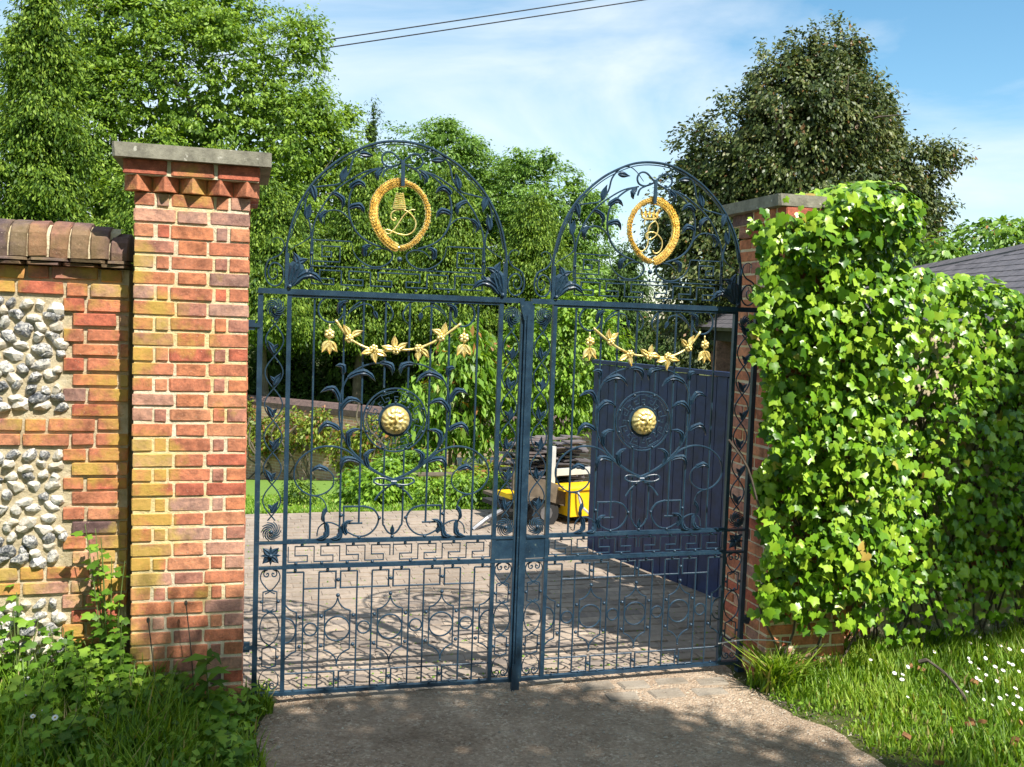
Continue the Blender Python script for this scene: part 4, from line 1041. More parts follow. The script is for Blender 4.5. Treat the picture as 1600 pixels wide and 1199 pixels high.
tree('ash_tree', 'light green broadleaved tree whose top slopes down towards the right gate arch', 'tree', base(12, 34),
     [(11.4, 33, 6.0, 2.1, 2, 2.8), (12.9, 33, 4.9, 1.7, 2, 2.5), (10.2, 33.5, 6.3, 1.3, 1.8, 2.4), (12.4, 32.5, 3.0, 2.3, 2, 2.1), (14.2, 33, 3.0, 1.3, 1.6, 2.2)],
     M['ash2'], M['bark_pale'], 1800, 24, .15, .34, 5.5, .2, 3, core=.12, puff=6, front=.85, ntops=7, flat=.4, rough=.3)
# conifers
def conifer(label, x, y, h, r, seed, mat='cyp', n=650, size=.2, name='cypress_tree', z0=None, clear=0.0, **k):
    z0 = gz(x, y) if z0 is None else z0; L_ = []
    for i in range(7):
        t = i/6; L_.append((x, y, z0+clear+.6+(h-clear)*(.10+.80*t), r*(1.05-.80*t), r*(1.05-.80*t), (h-clear)*.13))
    n = int(n*2.3); size *= .62; a = dict(flat=.5, upb=.45, droop=.45, aspect=.42, rough=.3, front=.8, inner=.15, core=.16); a.update(k)
    if 'yew' in label: name = 'yew_tree'
    return tree(name, label, 'tree', (x, y, z0-.15), L_, M[mat], M['bark'], n, 22, size, .36, h*.85, r*.08, seed, ntops=0, puff=5, **a)
conifer('tall drooping cypress at the far left edge, in front of the big ash', -5.6, 25.5, 15.5, 2.3, 4, 'yew', n=1500, size=.22)
conifer('slim dark cypress spire peeping between two light green trees', 5.6, 40, 14.4, 1.1, 5, n=420, size=.2)
conifer('dark conifer behind the left flint wall', -2.6, 24, 8.6, 1.9, 6, 'yew', 800, .18, clear=3.3)
conifer('dark conifer seen between the left pier and the gate', .6, 22.8, 7.6, 2.1, 7, 'yew', 900, .18, clear=3.3)
conifer('tall shaggy yew behind the wreath of the left gate leaf', 3.3, 23.6, 8.6, 2.2, 8, 'yew', 1000, .18, clear=3.3)
conifer('shaggy yew behind the meeting stiles of the gate', 5.7, 23, 8.3, 2.1, 9, 'yew', 900, .18, clear=3.3)
conifer('shaggy yew behind the wreath of the right gate leaf', 8.2, 22.5, 7.6, 2.0, 10, 'yew', 900, .18, clear=3.3)
conifer('dark yew beside the broad evergreen oak', 10.9, 22, 6.2, 2.0, 11, 'cyp', 700, .18)
# broad evergreen oak on the right
tree('evergreen_oak', 'broad dark olive brown evergreen oak rising above the right pier', 'tree', base(9.6, 10.4),
     [(9.55, 10.3, 3.0, 2.0, 1.8, 2.2), (9.2, 10.2, 5.0, 1.25, 1.3, 1.75), (10.0, 10.2, 5.3, 1.0, 1.1, 1.55), (8.2, 10.5, 4.2, 1.0, 1, 1.5), (7.65, 10.9, 4.6, .5, .5, .8), (7.4, 11.0, 3.5, .65, .5, .9), (11.6, 9.6, 5.05, .55, .3, .22), (11.15, 9.7, 4.6, .55, .5, .6), (10.9, 10.0, 3.9, .75, .9, 1.35),
      (9.95, 10.2, 6.35, .42, .5, .85), (9.15, 10.2, 6.2, .30, .4, .75), (8.55, 10.4, 5.7, .22, .3, .85), (11.5, 9.8, 3.9, .45, .5, .55), (8.0, 10.5, 2.4, 1.2, 1, 1.5), (11.0, 9.8, 2.3, 1.0, 1, 1.4), (7.95, 10.6, 4.6, .2, .3, .65), (10.6, 10, 5.0, .33, .4, .85), (9.55, 10.2, 6.0, .35, .4, .7)]+[(9.55+2.0*math.cos(k*.26+.1)*(.72+.28*hsh(k)), 10.2, 3.3+3.1*math.sin(k*.26+.1)*(.84+.2*hsh(k, 3)), .16, .22, .45+.4*hsh(k, 1)) for k in range(0, 12)],
     M['oak'], M['bark'], 7000, 20, .088, .16, 4.0, .18, 12, front=.75, ntops=12, flat=.9, upb=.35, rough=.45, inner=.3, aspect=.5, core=.12)
tree('bay_tree', 'low leafy bright green tree above the slate roof at the right edge', 'tree', base(9.9, 6.0),
     [(9.8, 6.0, 2.95, .85, .7, .62), (9.0, 6.2, 2.75, .55, .6, .5), (10.7, 5.9, 3.0, .9, .7, .6)],
     M['laurel'], M['bark'], 520, 16, .12, .18, 2.4, .07, 13, front=.7, ntops=3, upb=.6)
tree('red_tipped_shrub', 'straggling red brown shoots of a shrub above the slate roof ridge', 'shrub', base(8.7, 6.6),
     [(8.75, 6.5, 2.75, .32, .3, .55), (9.05, 6.5, 3.05, .16, .2, .32), (8.5, 6.5, 2.7, .22, .25, .35)],
     M['oak'], M['bark'], 190, 14, .075, .11, 2.4, .04, 14, ntops=3, upb=.3, rough=.5)

# shrubs and beds of the garden beyond the courtyard
tree('laurel_bush', 'tall shrub with long glossy leaves right behind the gilt medallion of the left leaf', 'shrub', base(2.85, 8.6),
     [(2.85, 8.5, .95, .55, .5, .75), (3.3, 8.7, .75, .42, .45, .75), (2.4, 8.5, .55, .36, .4, .55), (3.0, 8.5, 1.55, .30, .35, .35)], M['laurel'], M['bark'], 330, 14, .17, .2, 1.2, .04, 15, ntops=4, aspect=.34, droop=.9, upb=.5)
tree('laurel_bush', 'dense bright green bush in the gap between the gate posts and the dark timber gate', 'shrub', base(4.5, 8.6),
     [(4.45, 8.5, 1.15, .52, .5, 1.2), (3.95, 8.7, 1.0, .45, .5, 1.1), (4.95, 8.6, 1.3, .5, .5, 1.1)], M['hedge'], M['bark'], 850, 16, .095, .16, 1.6, .05, 16, ntops=3)
tree('fruit_tree', 'young tree with red tinged leaves left of the gate posts', 'tree', base(3.3, 10.2),
     [(3.3, 10.2, .75, .5, .5, .55), (3.65, 10.1, 1.25, .42, .4, .45), (3.0, 10.3, .35, .35, .4, .4)], M['vine'], M['bark'], 240, 12, .14, .18, 1.4, .035, 17, ntops=5, aspect=.36, droop=.8)
def bed(name, label, pts, n, size, mat, seed, group=None, hgt=.3, cat='shrub'):
    root = empty(name, (pts[0][0], pts[0][1], gz(*pts[0][:2]))); tag(root, label, cat, group); iv = np.array(root.location)
    L_ = [(x, y, gz(x, y)+h*.45, r, r, h*.62) for (x, y, r, h) in [(p[0], p[1], p[2], p[3]) for p in pts]]
    V, F, lr, cr2 = crown(L_, n, 16, size, .11, seed=seed, upb=.6, inner=.1); ob('foliage', np_mesh('foliage', V-iv, F, lr, cr2), M[mat], root)
    mb_ = MB()
    for l in L_: mb_.tube([(l[0]-iv[0], l[1]-iv[1], gz(l[0], l[1])-.05-iv[2]), (l[0]-iv[0], l[1]-iv[1], l[2]+l[5]*.5-iv[2])], [.02, .008], 5)
    mb_.build('stem', M['bark'], root)
bed('low_hedge', 'low clipped bright green hedge edging the courtyard behind the left leaf', [(1.95, 5.2, .24, .30), (2.25, 5.2, .28, .36), (2.6, 5.15, .28, .36), (2.95, 5.1, .26, .34), (3.25, 5.15, .24, .32)], 560, .055, 'hedge', 21)
bed('garden_shrub', 'loose yellow green bush at the lawn edge below the medallion', [(1.45, 6.2, .2, .34), (1.7, 6.6, .26, .46), (1.25, 6.5, .16, .26)], 300, .08, 'hedge', 22)
bed('garden_shrub', 'spreading pale green bush left of the laurel on the lawn', [(1.9, 7.8, .34, .6), (2.3, 7.8, .36, .6), (1.5, 8.2, .25, .4)], 360, .09, 'laurel', 23)
bed('garden_shrub', 'small dark round bush standing on the lawn behind the left spiral scroll', [(.62, 6.5, .17, .26)], 110, .045, 'yew', 24)
bed('garden_shrub', 'yellow flowered low bush below the laurel', [(2.7, 7.2, .35, .42), (3.15, 7.3, .34, .45)], 300, .075, 'vine', 25)
# white cold frame and garden bench shapes in the beds
r_ = empty('cold_frame', (3.55, 9.6, gz(3.55, 9.6))); tag(r_, 'small white cold frame among the shrubs left of the gate posts', 'cold frame')
mb = MB(); mb.box(-.30, .30, -.2, .2, 0, .34); mb.build('frame_box', M['white'], r_)
mb = MB(); mb.add([(-.32, -.24, .345), (.32, -.24, .345), (.32, .22, .52), (-.32, .22, .52), (-.32, -.24, .365), (.32, -.24, .365), (.32, .22, .54), (-.32, .22, .54)], [(0, 1, 2, 3), (4, 5, 6, 7), (0, 1, 5, 4), (1, 2, 6, 5), (2, 3, 7, 6), (3, 0, 4, 7)]); mb.build('lid', M['white'], r_)
mb = MB(); mb.box(-.30, -.27, .2, .23, 0, .52); mb.box(.27, .30, .2, .23, 0, .52); mb.build('back_post', M['white'], r_)
r_ = empty('garden_bench', (2.1, 6.7, gz(2.1, 6.7)+.0)); tag(r_, 'low weathered plank bench under the ribbon bow of the left leaf', 'bench')
for dz in (0, .11): mb = MB(); mb.box(-.42, .42, -.02+dz, .07+dz, .34, .36); mb.build('plank', M['wood'], r_)
for dx in (-.34, .34): mb = MB(); mb.box(dx-.03, dx+.03, 0, .16, -.02, .339); mb.build('leg', M['wood'], r_)

# garden wall beyond the lawn, with a vine
wp_ = [(-9, 33), (-3.2, 25.6), (.13, 21.97), (3.65, 17.9), (9.5, 13.5)]; wt_ = [-.2, -.5, -.56, -.50, -.30]
vs_, fs_ = [], []; uv_ = []; s_ = 0; wroot = empty('garden_wall', (.13, 21.97, gz(.13, 21.97))); tag(wroot, 'old brick garden wall crossing behind the lawn', 'wall')
for i, ((x, y), t) in enumerate(zip(wp_, wt_)):
    if i: s_ += math.hypot(x-wp_[i-1][0], y-wp_[i-1][1])
    d = (Vector(wp_[min(i+1, 4)])-Vector(wp_[max(i-1, 0)])).normalized(); nx, ny = -d.y*-.35, d.x*.35
    for (ox, oy) in ((0, 0), (nx, ny)):
        for z in (gz(x, y)-.3, t): vs_.append((x+ox-wroot.location.x, y+oy-wroot.location.y, z-wroot.location.z)); uv_.append((s_, z))
for i in range(4):
    a = i*4; b = a+4; fs_ += [(a, b, b+1, a+1), (a+2, a+3, b+3, b+2), (a+1, b+1, b+3, a+3)]
fs_ += [(0, 1, 3, 2), (16, 18, 19, 17)]
me = bpy.data.meshes.new('brickwork'); me.from_pydata(vs_, [], fs_); me.update(); ul = me.uv_layers.new()
for lp in me.loops: ul.data[lp.index].uv = uv_[lp.vertex_index]
ob('brickwork', me, M['farbrick'], wroot)
mb = MB()
for i in range(4):
    (x0, y0), (x1, y1) = wp_[i], wp_[i+1]; mb.tube([(x0-wroot.location.x+.1, y0-wroot.location.y+.1, wt_[i]+.02-wroot.location.z), (x1-wroot.location.x+.1, y1-wroot.location.y+.1, wt_[i+1]+.02-wroot.location.z)], .2, 8)
mb.build('coping', M['coping'], wroot)
r_ = empty('climbing_vine', (.5, 21.3, gz(.5, 21.3))); tag(r_, 'straggling brown stemmed vine trained on the garden wall', 'vine'); iv = np.array(r_.location)
V, F, lr, cr2 = crown([(-.6+.62*i, 22.55-.72*i-.12, -1.15+.22*math.sin(i*2.2), .46, .16, .50) for i in range(7)], 620, 14, .12, .2, seed=31, upb=.2, inner=.1)
ob('foliage', np_mesh('foliage', V-iv, F, lr, cr2), M['vine'], r_)
mb = MB(); q = random.Random(4)
for i in range(38):
    t = q.random(); x = -.9+4.3*t; y = 22.9-4.9*t*1.02-.18; z = gz(x, y)
    P = [Vector((x, y, z))]; 
    for k in range(5): P.append(P[-1]+Vector((q.uniform(-.28, .28), -q.uniform(-.02, .02), q.uniform(.18, .42))))
    mb.tube([p-Vector(iv) for p in crom(P, 3)], .022, 5)
mb.build('stem', M['bark'], r_)

# ------------------------------------------------------------------ timber yard gate standing open on the right
r_ = empty('timber_gate', (3.50, .52, -.06), math.atan2(2.35, -.62)); tag(r_, 'tall dark blue boarded gate standing open behind the right iron leaf', 'gate')
Lg = 2.43; nb = 22
for i in range(nb):
    w = Lg/nb; x = .0+i*w; mb = MB(); mb.box(x+.003, x+w-.003, -.012-.002*(i % 2), .012, .05, 1.66+.004*math.sin(i*2.0)); mb.build('board', M['timber'], r_)
for z in (.22, .82, 1.42):
    mb = MB(); mb.box(.02, Lg-.02, -.055, -.0145, z, z+.11); mb.build('ledge', M['timber'], r_)
mb = MB(); mb.box(-.01, Lg+.01, -.03, .03, 1.668, 1.70); mb.build('capping', M['timber'], r_)

# ------------------------------------------------------------------ slate roofed shed beyond the ivy
E0, Dv = Vector((5.44, .8, 1.93)), Vector((.206, .978, 0)).normalized(); Nv = Vector((Dv.y, -Dv.x, 0)); TH = math.radians(30)
Sv = (Nv*math.cos(TH)+Vector((0, 0, math.sin(TH)))).normalized(); RN = Dv.cross(Sv).normalized(); RN = RN if RN.z > 0 else -RN
shed = empty('slate_shed', (7.2, 6.5, gz(7, 4))); tag(shed, 'low open shed with a hipped grey slate roof beyond the ivy wall', 'shed'); iv = Vector(shed.location)
def hip(s): # how far up the slope the roof reaches at distance s along the eave
    return HIPA+HIPB*s
camp = Vector((-.087, -5.026, 1.975))
HIPA, HIPB = 2.32, -.179
gab = .13; SLM = block_set(M['slate'], 4, 90, .06, .03)
rowi = 0; u = 2.6-(2.6 % .13); ns = 0; FS_ = MB()
while u > -.01:
    s = -1.2+(rowi % 2)*.15; 
    while s < 13.4:
        w = .30
        if hip(s+w*.5) > u+.1 and (s < 10.8 or True) and True:
            # slates are seen only where the ivy wall does not hide them: build the upper band and the far end
            p = E0+Dv*(s+w/2)+Sv*(u+.08)+RN*.016
            vis = True
            if ns >= 300 or s > 7.5:
                q_ = [p+Dv*a_*.146+Sv*b_*.10+RN*c_ for c_ in (-.006, .008) for a_, b_ in ((-1, -1), (1, -1), (1, 1), (-1, 1))]
                q_ = [v_-iv-(RN*.006 if k_ in (2, 3, 6, 7) else Vector((0, 0, 0))) for k_, v_ in enumerate(q_)]
                FS_.add(q_, [(4, 5, 6, 7), (0, 1, 5, 4), (1, 2, 6, 5), (3, 0, 4, 7)])
            elif vis:
                o_ = ob('slate', SLM[rnd.randrange(4)], None, shed); mt_ = Matrix((Dv, Sv, RN)).transposed().to_4x4()
                mt_ = Matrix.Translation(p-iv) @ mt_ @ Matrix.Rotation(-.035+rnd.uniform(-.006, .006), 4, 'X') @ Matrix.Diagonal((w-.006, .20, .012, 1)); o_.matrix_basis = mt_; ns += 1
        s += w
    u -= gab; rowi += 1
tag(FS_.build('far_slates', M['slate'], shed), kind='stuff')
mb = MB(); c1_, c2_, c3_, c4_ = E0+Dv*-1.6, E0+Dv*13.4, E0+Dv*13.4+Sv*max(.05, hip(13.4)), E0+Dv*-1.6+Sv*hip(-1.6)
vq = [c1_, c2_, c3_, c4_]; vq = [p-iv for p in vq]; vq += [p-RN*.05 for p in vq]
mb.add(vq, [(0, 1, 2, 3), (7, 6, 5, 4), (0, 4, 5, 1), (1, 5, 6, 2), (2, 6, 7, 3), (3, 7, 4, 0)]); mb.build('roof_slope', M['slate'], shed)
mb = MB(); vq = [c4_, c3_, c3_+Nv*3+Vector((0, 0, -1.4)), c4_+Nv*3+Vector((0, 0, -1.4))]; vq = [p-iv for p in vq]; vq += [p-Vector((0, 0, .05)) for p in vq]
mb.add(vq, [(0, 1, 2, 3), (7, 6, 5, 4), (1, 5, 6, 2), (2, 6, 7, 3), (3, 7, 4, 0)]); mb.build('roof_slope', M['slate'], shed)
Hd = (c3_-c4_); Hl = Hd.length; Hd.normalize(); k = 0; t = 0
while t < Hl:
    p0 = c4_+Hd*t-iv; p1 = c4_+Hd*min(Hl, t+.62)-iv; mb = MB(); up_ = Vector((0, 0, .05)); sd_ = Nv*.10; lo_ = -Nv*.10-Vector((0, 0, .02))
    vq = [p0+lo_, p0+up_, p0+sd_, p1+lo_, p1+up_, p1+sd_]; vq += [q_-Vector((0, 0, .02)) for q_ in vq]
    mb.add(vq, [(0, 1, 4, 3), (1, 2, 5, 4), (6, 9, 10, 7), (7, 10, 11, 8), (0, 3, 9, 6), (2, 8, 11, 5), (0, 6, 7, 1), (1, 7, 8, 2), (3, 4, 10, 9), (4, 5, 11, 10)]); mb.build('ridge_tile', M['slate'], shed); t += .63
def prism(a, b, w, z0, z1, nm, mat):
    a = Vector(a); b = Vector(b); d = (b-a).normalized(); n_ = Vector((d.y, -d.x, 0))*w; mb_ = MB()
    vq_ = [a, b, b+n_, a+n_]; vv = [(p.x-iv.x, p.y-iv.y, z0-iv.z) for p in vq_]+[(p.x-iv.x, p.y-iv.y, z1-iv.z) for p in vq_]
    mb_.add(vv, [(0, 1, 2, 3), (4, 5, 6, 7), (0, 1, 5, 4), (1, 2, 6, 5), (2, 3, 7, 6), (3, 0, 4, 7)]); mb_.build(nm, mat, shed)
ea = E0+Dv*-1.5+Nv*.18; eb = E0+Dv*13.2+Nv*.18
prism(ea, eb, .12, 1.72, 1.90, 'eave_beam', M['timber_dark'])
for s in (1.5, 5.0, 8.75):
    pc = E0+Dv*s+Nv*.16; prism(pc, pc+Dv*.34, .34, gz(pc.x, pc.y)-.1, 1.719, 'post', M['brick_plain'])
wa, wb = E0+Dv*-1.4+Nv*.75, E0+Dv*9.0+Nv*.75
for i in range(26):
    a_ = wa.lerp(wb, i/26); b_ = wa.lerp(wb, (i+.96)/26); prism(a_, b_, .04, -.9, 2.2, 'wall_board', M['timber_dark'])

# ------------------------------------------------------------------ trailer heaped with slates
r_ = empty('trailer', (2.92, 4.35, gz(2.9, 4.35)), .25); tag(r_, 'yellow trailer with a tipped plank side standing between the posts and the timber gate', 'trailer')
def bxo(nm, mat, a, par=None): mb_ = MB(); mb_.box(*a); return mb_.build(nm, mat, par or r_)
bxo('chassis', M['rubber'], (-.55, .50, -.28, .28, .16, .20)); bxo('mudguard', M['yellow'], (.04, .42, -.46, -.20, .10, .36))
bxo('mudguard_top', M['yellow'], (-.06, .45, -.48, -.16, .363, .385)); bxo('mudguard', M['yellow'], (-.54, -.40, -.28, .0, .28, .325))
bxo('corner_post', M['white'], (.0, .045, -.155, -.115, .20, .76)); bxo('tailboard', M['white'], (.065, .50, -.155, -.12, .46, .53)); bxo('bed', M['wood'], (-.45, .50, -.11, .45, .21, .24))
mb = MB(); v_ = [(-.60, -.42, .60), (.10, -.36, .36), (.10, -.36, .17), (-.60, -.42, .40)]; v_ += [(x, y+.03, z) for x, y, z in v_]
mb.add(v_, [(0, 1, 2, 3), (7, 6, 5, 4), (0, 4, 5, 1), (1, 5, 6, 2), (2, 6, 7, 3), (3, 7, 4, 0)]); mb.build('plank_side', M['wood'], r_)
for dx in (-.18, .30):
    mb = MB(); n = 18
    v_ = [(dx+.15*math.cos(2*math.pi*i/n), y_, .135+.15*math.sin(2*math.pi*i/n)) for y_ in (-.36, -.24) for i in range(n)]
    mb.add(v_, [tuple(range(n)), tuple(reversed(range(n, 2*n)))]+[(i, (i+1) % n, n+(i+1) % n, n+i) for i in range(n)]); wh = mb.build('wheel', M['rubber'], r_)
    mb = MB(); v_ = [(dx+.07*math.cos(2*math.pi*i/10), y_, .135+.07*math.sin(2*math.pi*i/10)) for y_ in (-.372, -.361) for i in range(10)]
    mb.add(v_, [tuple(range(10)), tuple(reversed(range(10, 20)))]+[(i, (i+1) % 10, 10+(i+1) % 10, 10+i) for i in range(10)]); mb.build('hub', M['steel'], wh)
mb = MB(); mb.tube([(-.5, -.2, .20), (-.8, -.3, .12), (-.95, -.3, .02)], .025, 6); mb.build('drawbar', M['steel'], r_)
mb = MB(); mb.tube(crom([(.10, -.49, .36), (.13, -.52, .22), (.22, -.55, .12), (.26, -.60, -.03), (.33, -.66, -.04)], 4), .012, 6); mb.build('tow_strap', M['white'], r_)
sp = empty('slate_pile', (2.92, 4.5, .22), .1); tag(sp, 'heap of dark roofing slates stacked on the yellow trailer', 'slates')
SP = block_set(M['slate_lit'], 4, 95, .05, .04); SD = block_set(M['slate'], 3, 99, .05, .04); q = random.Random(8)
for i in range(150):
    lay = i//10; x = -.42+(i % 10)*.095+q.uniform(-.03, .03); y = q.uniform(-.16, .30); top = .50+.16*ss((x+.3)/.6)-.12*abs(y)
    z = .03+lay*.034
    if z > top or x < -.30: continue
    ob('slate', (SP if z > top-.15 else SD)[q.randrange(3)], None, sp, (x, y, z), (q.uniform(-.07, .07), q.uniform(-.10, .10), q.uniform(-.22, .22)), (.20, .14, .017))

# overhead wires
for k, (z0, z1, zz0, zz1, x0, x1) in enumerate(((7.24, 8.79, 0, 0, 1.11, 7.10), (7.09, 8.93, 0, 0, 1.12, 8.27))):
    mb = MB(); P = []
    for i in range(25):
        t = -2.5+6*i/24; P.append((-.087+(x0+(x1-x0)*t+.087)*2.498, 45.0, 1.975+(z0+(z1-z0)*t-1.975)*2.498+.04*(t-.5)**2))
    mb.tube(P, .032, 5); tag(mb.build('overhead_wire', M['cable']), ('upper' if k == 0 else 'lower')+' of the two thin black wires crossing the sky', 'cable', 'overhead wires')

# ------------------------------------------------------------------ ivy over the right pier and wall
def ivy_leaf_arrays(P, Nr, Up, size):
    """five lobed leaf as a fan of 8 triangles round the stalk, folded along the midrib; merged as quads is not possible so triangles"""
    out2 = [(0, 0), (.20, -.15), (.42, -.04), (.40, .18), (.48, .42), (.22, .50), (0, .86), (-.22, .50), (-.48, .42), (-.40, .18), (-.42, -.04), (-.20, -.15)]
    n = len(P); Nr = Nr/np.linalg.norm(Nr, axis=1, keepdims=True); Up = Up-(Up*Nr).sum(1, keepdims=True)*Nr; Up /= np.linalg.norm(Up, axis=1, keepdims=True)+1e-9
    Rt = np.cross(Up, Nr); v = np.empty((n, 13, 3)); s = size[:, None]
    v[:, 0] = P+Up*s*.30
    for i, (a, b) in enumerate(out2): v[:, i+1] = P+Rt*a*s+Up*b*s*.95+Nr*s*(-.28*abs(a)-.16*b*b+.03)
    F1 = np.array([(0, i, i % 12+1) for i in range(1, 13)]); F = (np.arange(n)[:, None, None]*13+F1[None]).reshape(-1, 3)
    return v.reshape(-1, 3), F
q = np.random.default_rng(21)
def ivy_surface(n):
    """points on a lumpy ivy blanket over pier front, pier top corner and wall"""
    P, Nn = [], []
    def top_wall(x): return 2.36-.17*max(0, x-3.5)-.03*np.sin(x*7)
    while len(P) < n:
        r = q.random()
        if r < .36:      # on the front of the pier
            x = q.uniform(2.79, 3.50); z = q.uniform(.06, 2.70); y = -.24-.20*q.random()**.8
            edge = -.03+.05*math.sin(z*9)+.04*math.sin(z*23)
            if x < 2.87+edge+(.05 if z < .95 else 0) and z < 2.35: continue
            if z > 2.60 and x < 2.98: continue
            if z < .50 and q.random() < .62+.38*(z < .28): continue
            if z > 2.45: y -= .05
            nn = (q.normal(0, .35)+.15, -1, q.normal(.35, .35))
        elif r < .43:    # mound on top of the cap, hanging off its far corner
            a = q.uniform(0, math.pi); x = 3.28+.30*math.cos(a)*q.uniform(.7, 1.05); z = 2.58+.22*math.sin(a)*q.uniform(.75, 1.05); y = q.uniform(-.38, .25)
            nn = (math.cos(a)*.8, -.5+q.normal(0, .3), math.sin(a)+.3)
        elif r < .53:    # sprigs round the left edge of the pier, in front of its inner face
            z = q.choice([2.50, 2.36, 2.16, 1.98, 1.82, 1.62, 1.42, 1.2, .98, .75, .45])+q.normal(0, .065); x = q.uniform(2.61, 2.92) if z > 1.7 else q.uniform(2.74, 2.92); y = -.25+q.uniform(-.10, .05)
            if x < 2.66 and q.random() < .5: continue
            nn = (-.4+q.normal(0, .4), -1, .4)
        elif r < .90:    # wall to the right
            x = q.uniform(3.42, 5.6); tz = top_wall(x); z = q.uniform(.22 if x > 3.9 else .12, tz); y = -.08-.24*q.random()**.8-.05*math.sin(x*5+z*4)
            if z < .42 and q.random() < .65: continue
            nn = (q.normal(0, .35), -1, q.normal(.35, .35))
        else:            # along the wall's top
            x = q.uniform(3.45, 5.6); z = top_wall(x)+q.uniform(-.05, .06); y = q.uniform(-.22, .40); nn = (q.normal(0, .3), -.5+q.normal(0, .3), 1)
        P.append((x, y, z)); Nn.append(nn)
    return np.array(P), np.array(Nn)
P, Nn = ivy_surface(12500)
lump = fbm(P, 6.5, 3); P[:, 1] -= .085*lump*(P[:, 1] < 0)
Nn = Nn+q.normal(size=Nn.shape)*.30
Up = np.stack([q.normal(0, .7, len(P)), q.normal(0, .3, len(P))-.25, -1+q.normal(0, .35, len(P))], 1)
sz = .038+.044*q.random(len(P))**1.3
ivy = empty('ivy', (3.3, -.1, gz(3.3, -.1))); tag(ivy, 'bright glossy ivy smothering the right pier and boundary wall', 'ivy'); iv = np.array(ivy.location)
camv = np.array((-.087, -5.026, 1.975)); vis = (P[:, 1] < -.22) & (P[:, 0] < 4.5) & (P[:, 2] > .2)
score = -P[:, 1]*4+sz*10-np.linalg.norm(P-camv, axis=1)*.05+q.random(len(P))*.5-np.abs(P[:, 0]-3.5)*.0; score[~vis] = -99
top = np.argsort(-score)[:300]; mask = np.zeros(len(P), bool); mask[top] = True
V, F = ivy_leaf_arrays(P[~mask], Nn[~mask], Up[~mask], sz[~mask]); nl = (~mask).sum()
hs_ = np.repeat(q.random(nl), 13)
tag(ob('foliage', np_mesh('foliage', V-iv, F, hs_, np.repeat(q.random(nl), 13)), M['ivy'], ivy), kind='stuff')
lm = []
for k in range(6):
    V, F = ivy_leaf_arrays(np.zeros((1, 3)), np.array([[0, -1., 0]]), np.array([[0, 0, -1.]]), np.ones(1)); V = V+q.normal(size=V.shape)*.025
    me_ = np_mesh('ivy_leaf', V, F); me_.materials.append(M['ivy_o']); lm.append(me_)
for i in top:
    nr = Vector(Nn[i]).normalized(); upv = Vector(Up[i]); upv = (upv-nr*upv.dot(nr)).normalized(); rtv = upv.cross(nr)
    mt_ = Matrix.Translation(Vector(P[i]-iv)) @ Matrix((rtv*-1, -nr, -upv)).transposed().to_4x4() @ Matrix.Scale(float(sz[i])*1.08, 4)
    o_ = bpy.data.objects.new('leaf', lm[int(i) % 6]); link(o_, ivy); o_.matrix_basis = mt_
mb = MB(); qq = random.Random(3)
for i in range(46):
    x = qq.uniform(2.9, 5.0); z = qq.uniform(.0, .3); P_ = [Vector((x, -.225 if x < 3.4 else -.06, z))]
    for k in range(7): P_.append(P_[-1]+Vector((qq.uniform(-.14, .14), 0, qq.uniform(.15, .33))))
    P_ = [p for p in P_ if p.z < (2.5 if x < 3.35 else 2.0)]
    if len(P_) > 2: mb.tube([p-Vector(iv) for p in crom(P_, 3)], .007, 5)
mb.build('stem', M['twig'], ivy)

# ------------------------------------------------------------------ grass, weeds, daisies
def blades(n, fx, hfun, mat, name, label, seed, w=.0045, lean=.45):
    q = np.random.default_rng(seed); P = np.array([fx(q) for _ in range(n)]); h = np.array([hfun(x, y) for x, y in P[:, :2]])*q.uniform(.5, 1.25, n)
    a = q.uniform(0, 6.28, n); bd = np.stack([np.cos(a), np.sin(a), 0*a], 1); ln = h*lean*q.uniform(.2, 1.6, n); sd_ = np.stack([-np.sin(a), np.cos(a), 0*a], 1)*(w*q.uniform(.6, 1.5, n))[:, None]
    up_ = np.array([0, 0, 1.]); v = np.empty((n, 6, 3))
    for j, t in enumerate((0, .55)):
        c = P+up_*(h*t)[:, None]+bd*(ln*t*t)[:, None]; v[:, 2*j] = c-sd_*(1-.3*t); v[:, 2*j+1] = c+sd_*(1-.3*t)
    c = P+up_*(h*.93)[:, None]+bd*ln[:, None]; v[:, 4] = c-sd_*.12; v[:, 5] = c+sd_*.12
    F1 = np.array([(0, 1, 3, 2), (2, 3, 5, 4)]); F = (np.arange(n)[:, None, None]*6+F1[None]).reshape(-1, 4)
    pr = (fbm(P, 5, seed)+1)*.5
    return tag(ob(name, np_mesh(name, v.reshape(-1, 3), F, np.repeat(q.random(n), 6), np.repeat(np.clip(pr+q.normal(0, .1, n), 0, 1), 6)), mat), label, 'grass', kind='stuff')
def rverge(q):
    while True:
        x = q.uniform(2.70, 6.2); y = q.uniform(-2.2, .1)
        l, r_ = drive_edges(y)
        if x > r_-.07*q.random()**2 and not (y > -.2 and x < 3.36) and not (y > -.04): return (x, y, gz(x, y)-.005)
def rh(x, y):
    e = min(1, max(.38, (x-drive_edges(y)[1])*2.2+.38)); return .072*e+.09*ss((y+.55)/.4)*(1 if x < 5.5 else 1)+.03*math.sin(x*9)*math.sin(y*11)
blades(40000, rverge, rh, M['grass'], 'grass', 'rough sunlit grass verge right of the drive', 41)
def lbank(q):
    while True:
        x = q.uniform(-2.6, .12); y = q.uniform(-1.9, -.02)
        l, r_ = drive_edges(y)
        if x < l+.07*q.random()**2 and not (y > -.2 and x > -.57 and x < -.045): return (x, y, gz(x, y)-.005)
blades(22000, lbank, lambda x, y: .12+.14*ss((-x)/.5)*ss((y+1.2)/.8)+.03*math.sin(x*11), M['grass'], 'grass', 'long grass on the shaded bank left of the drive', 42)
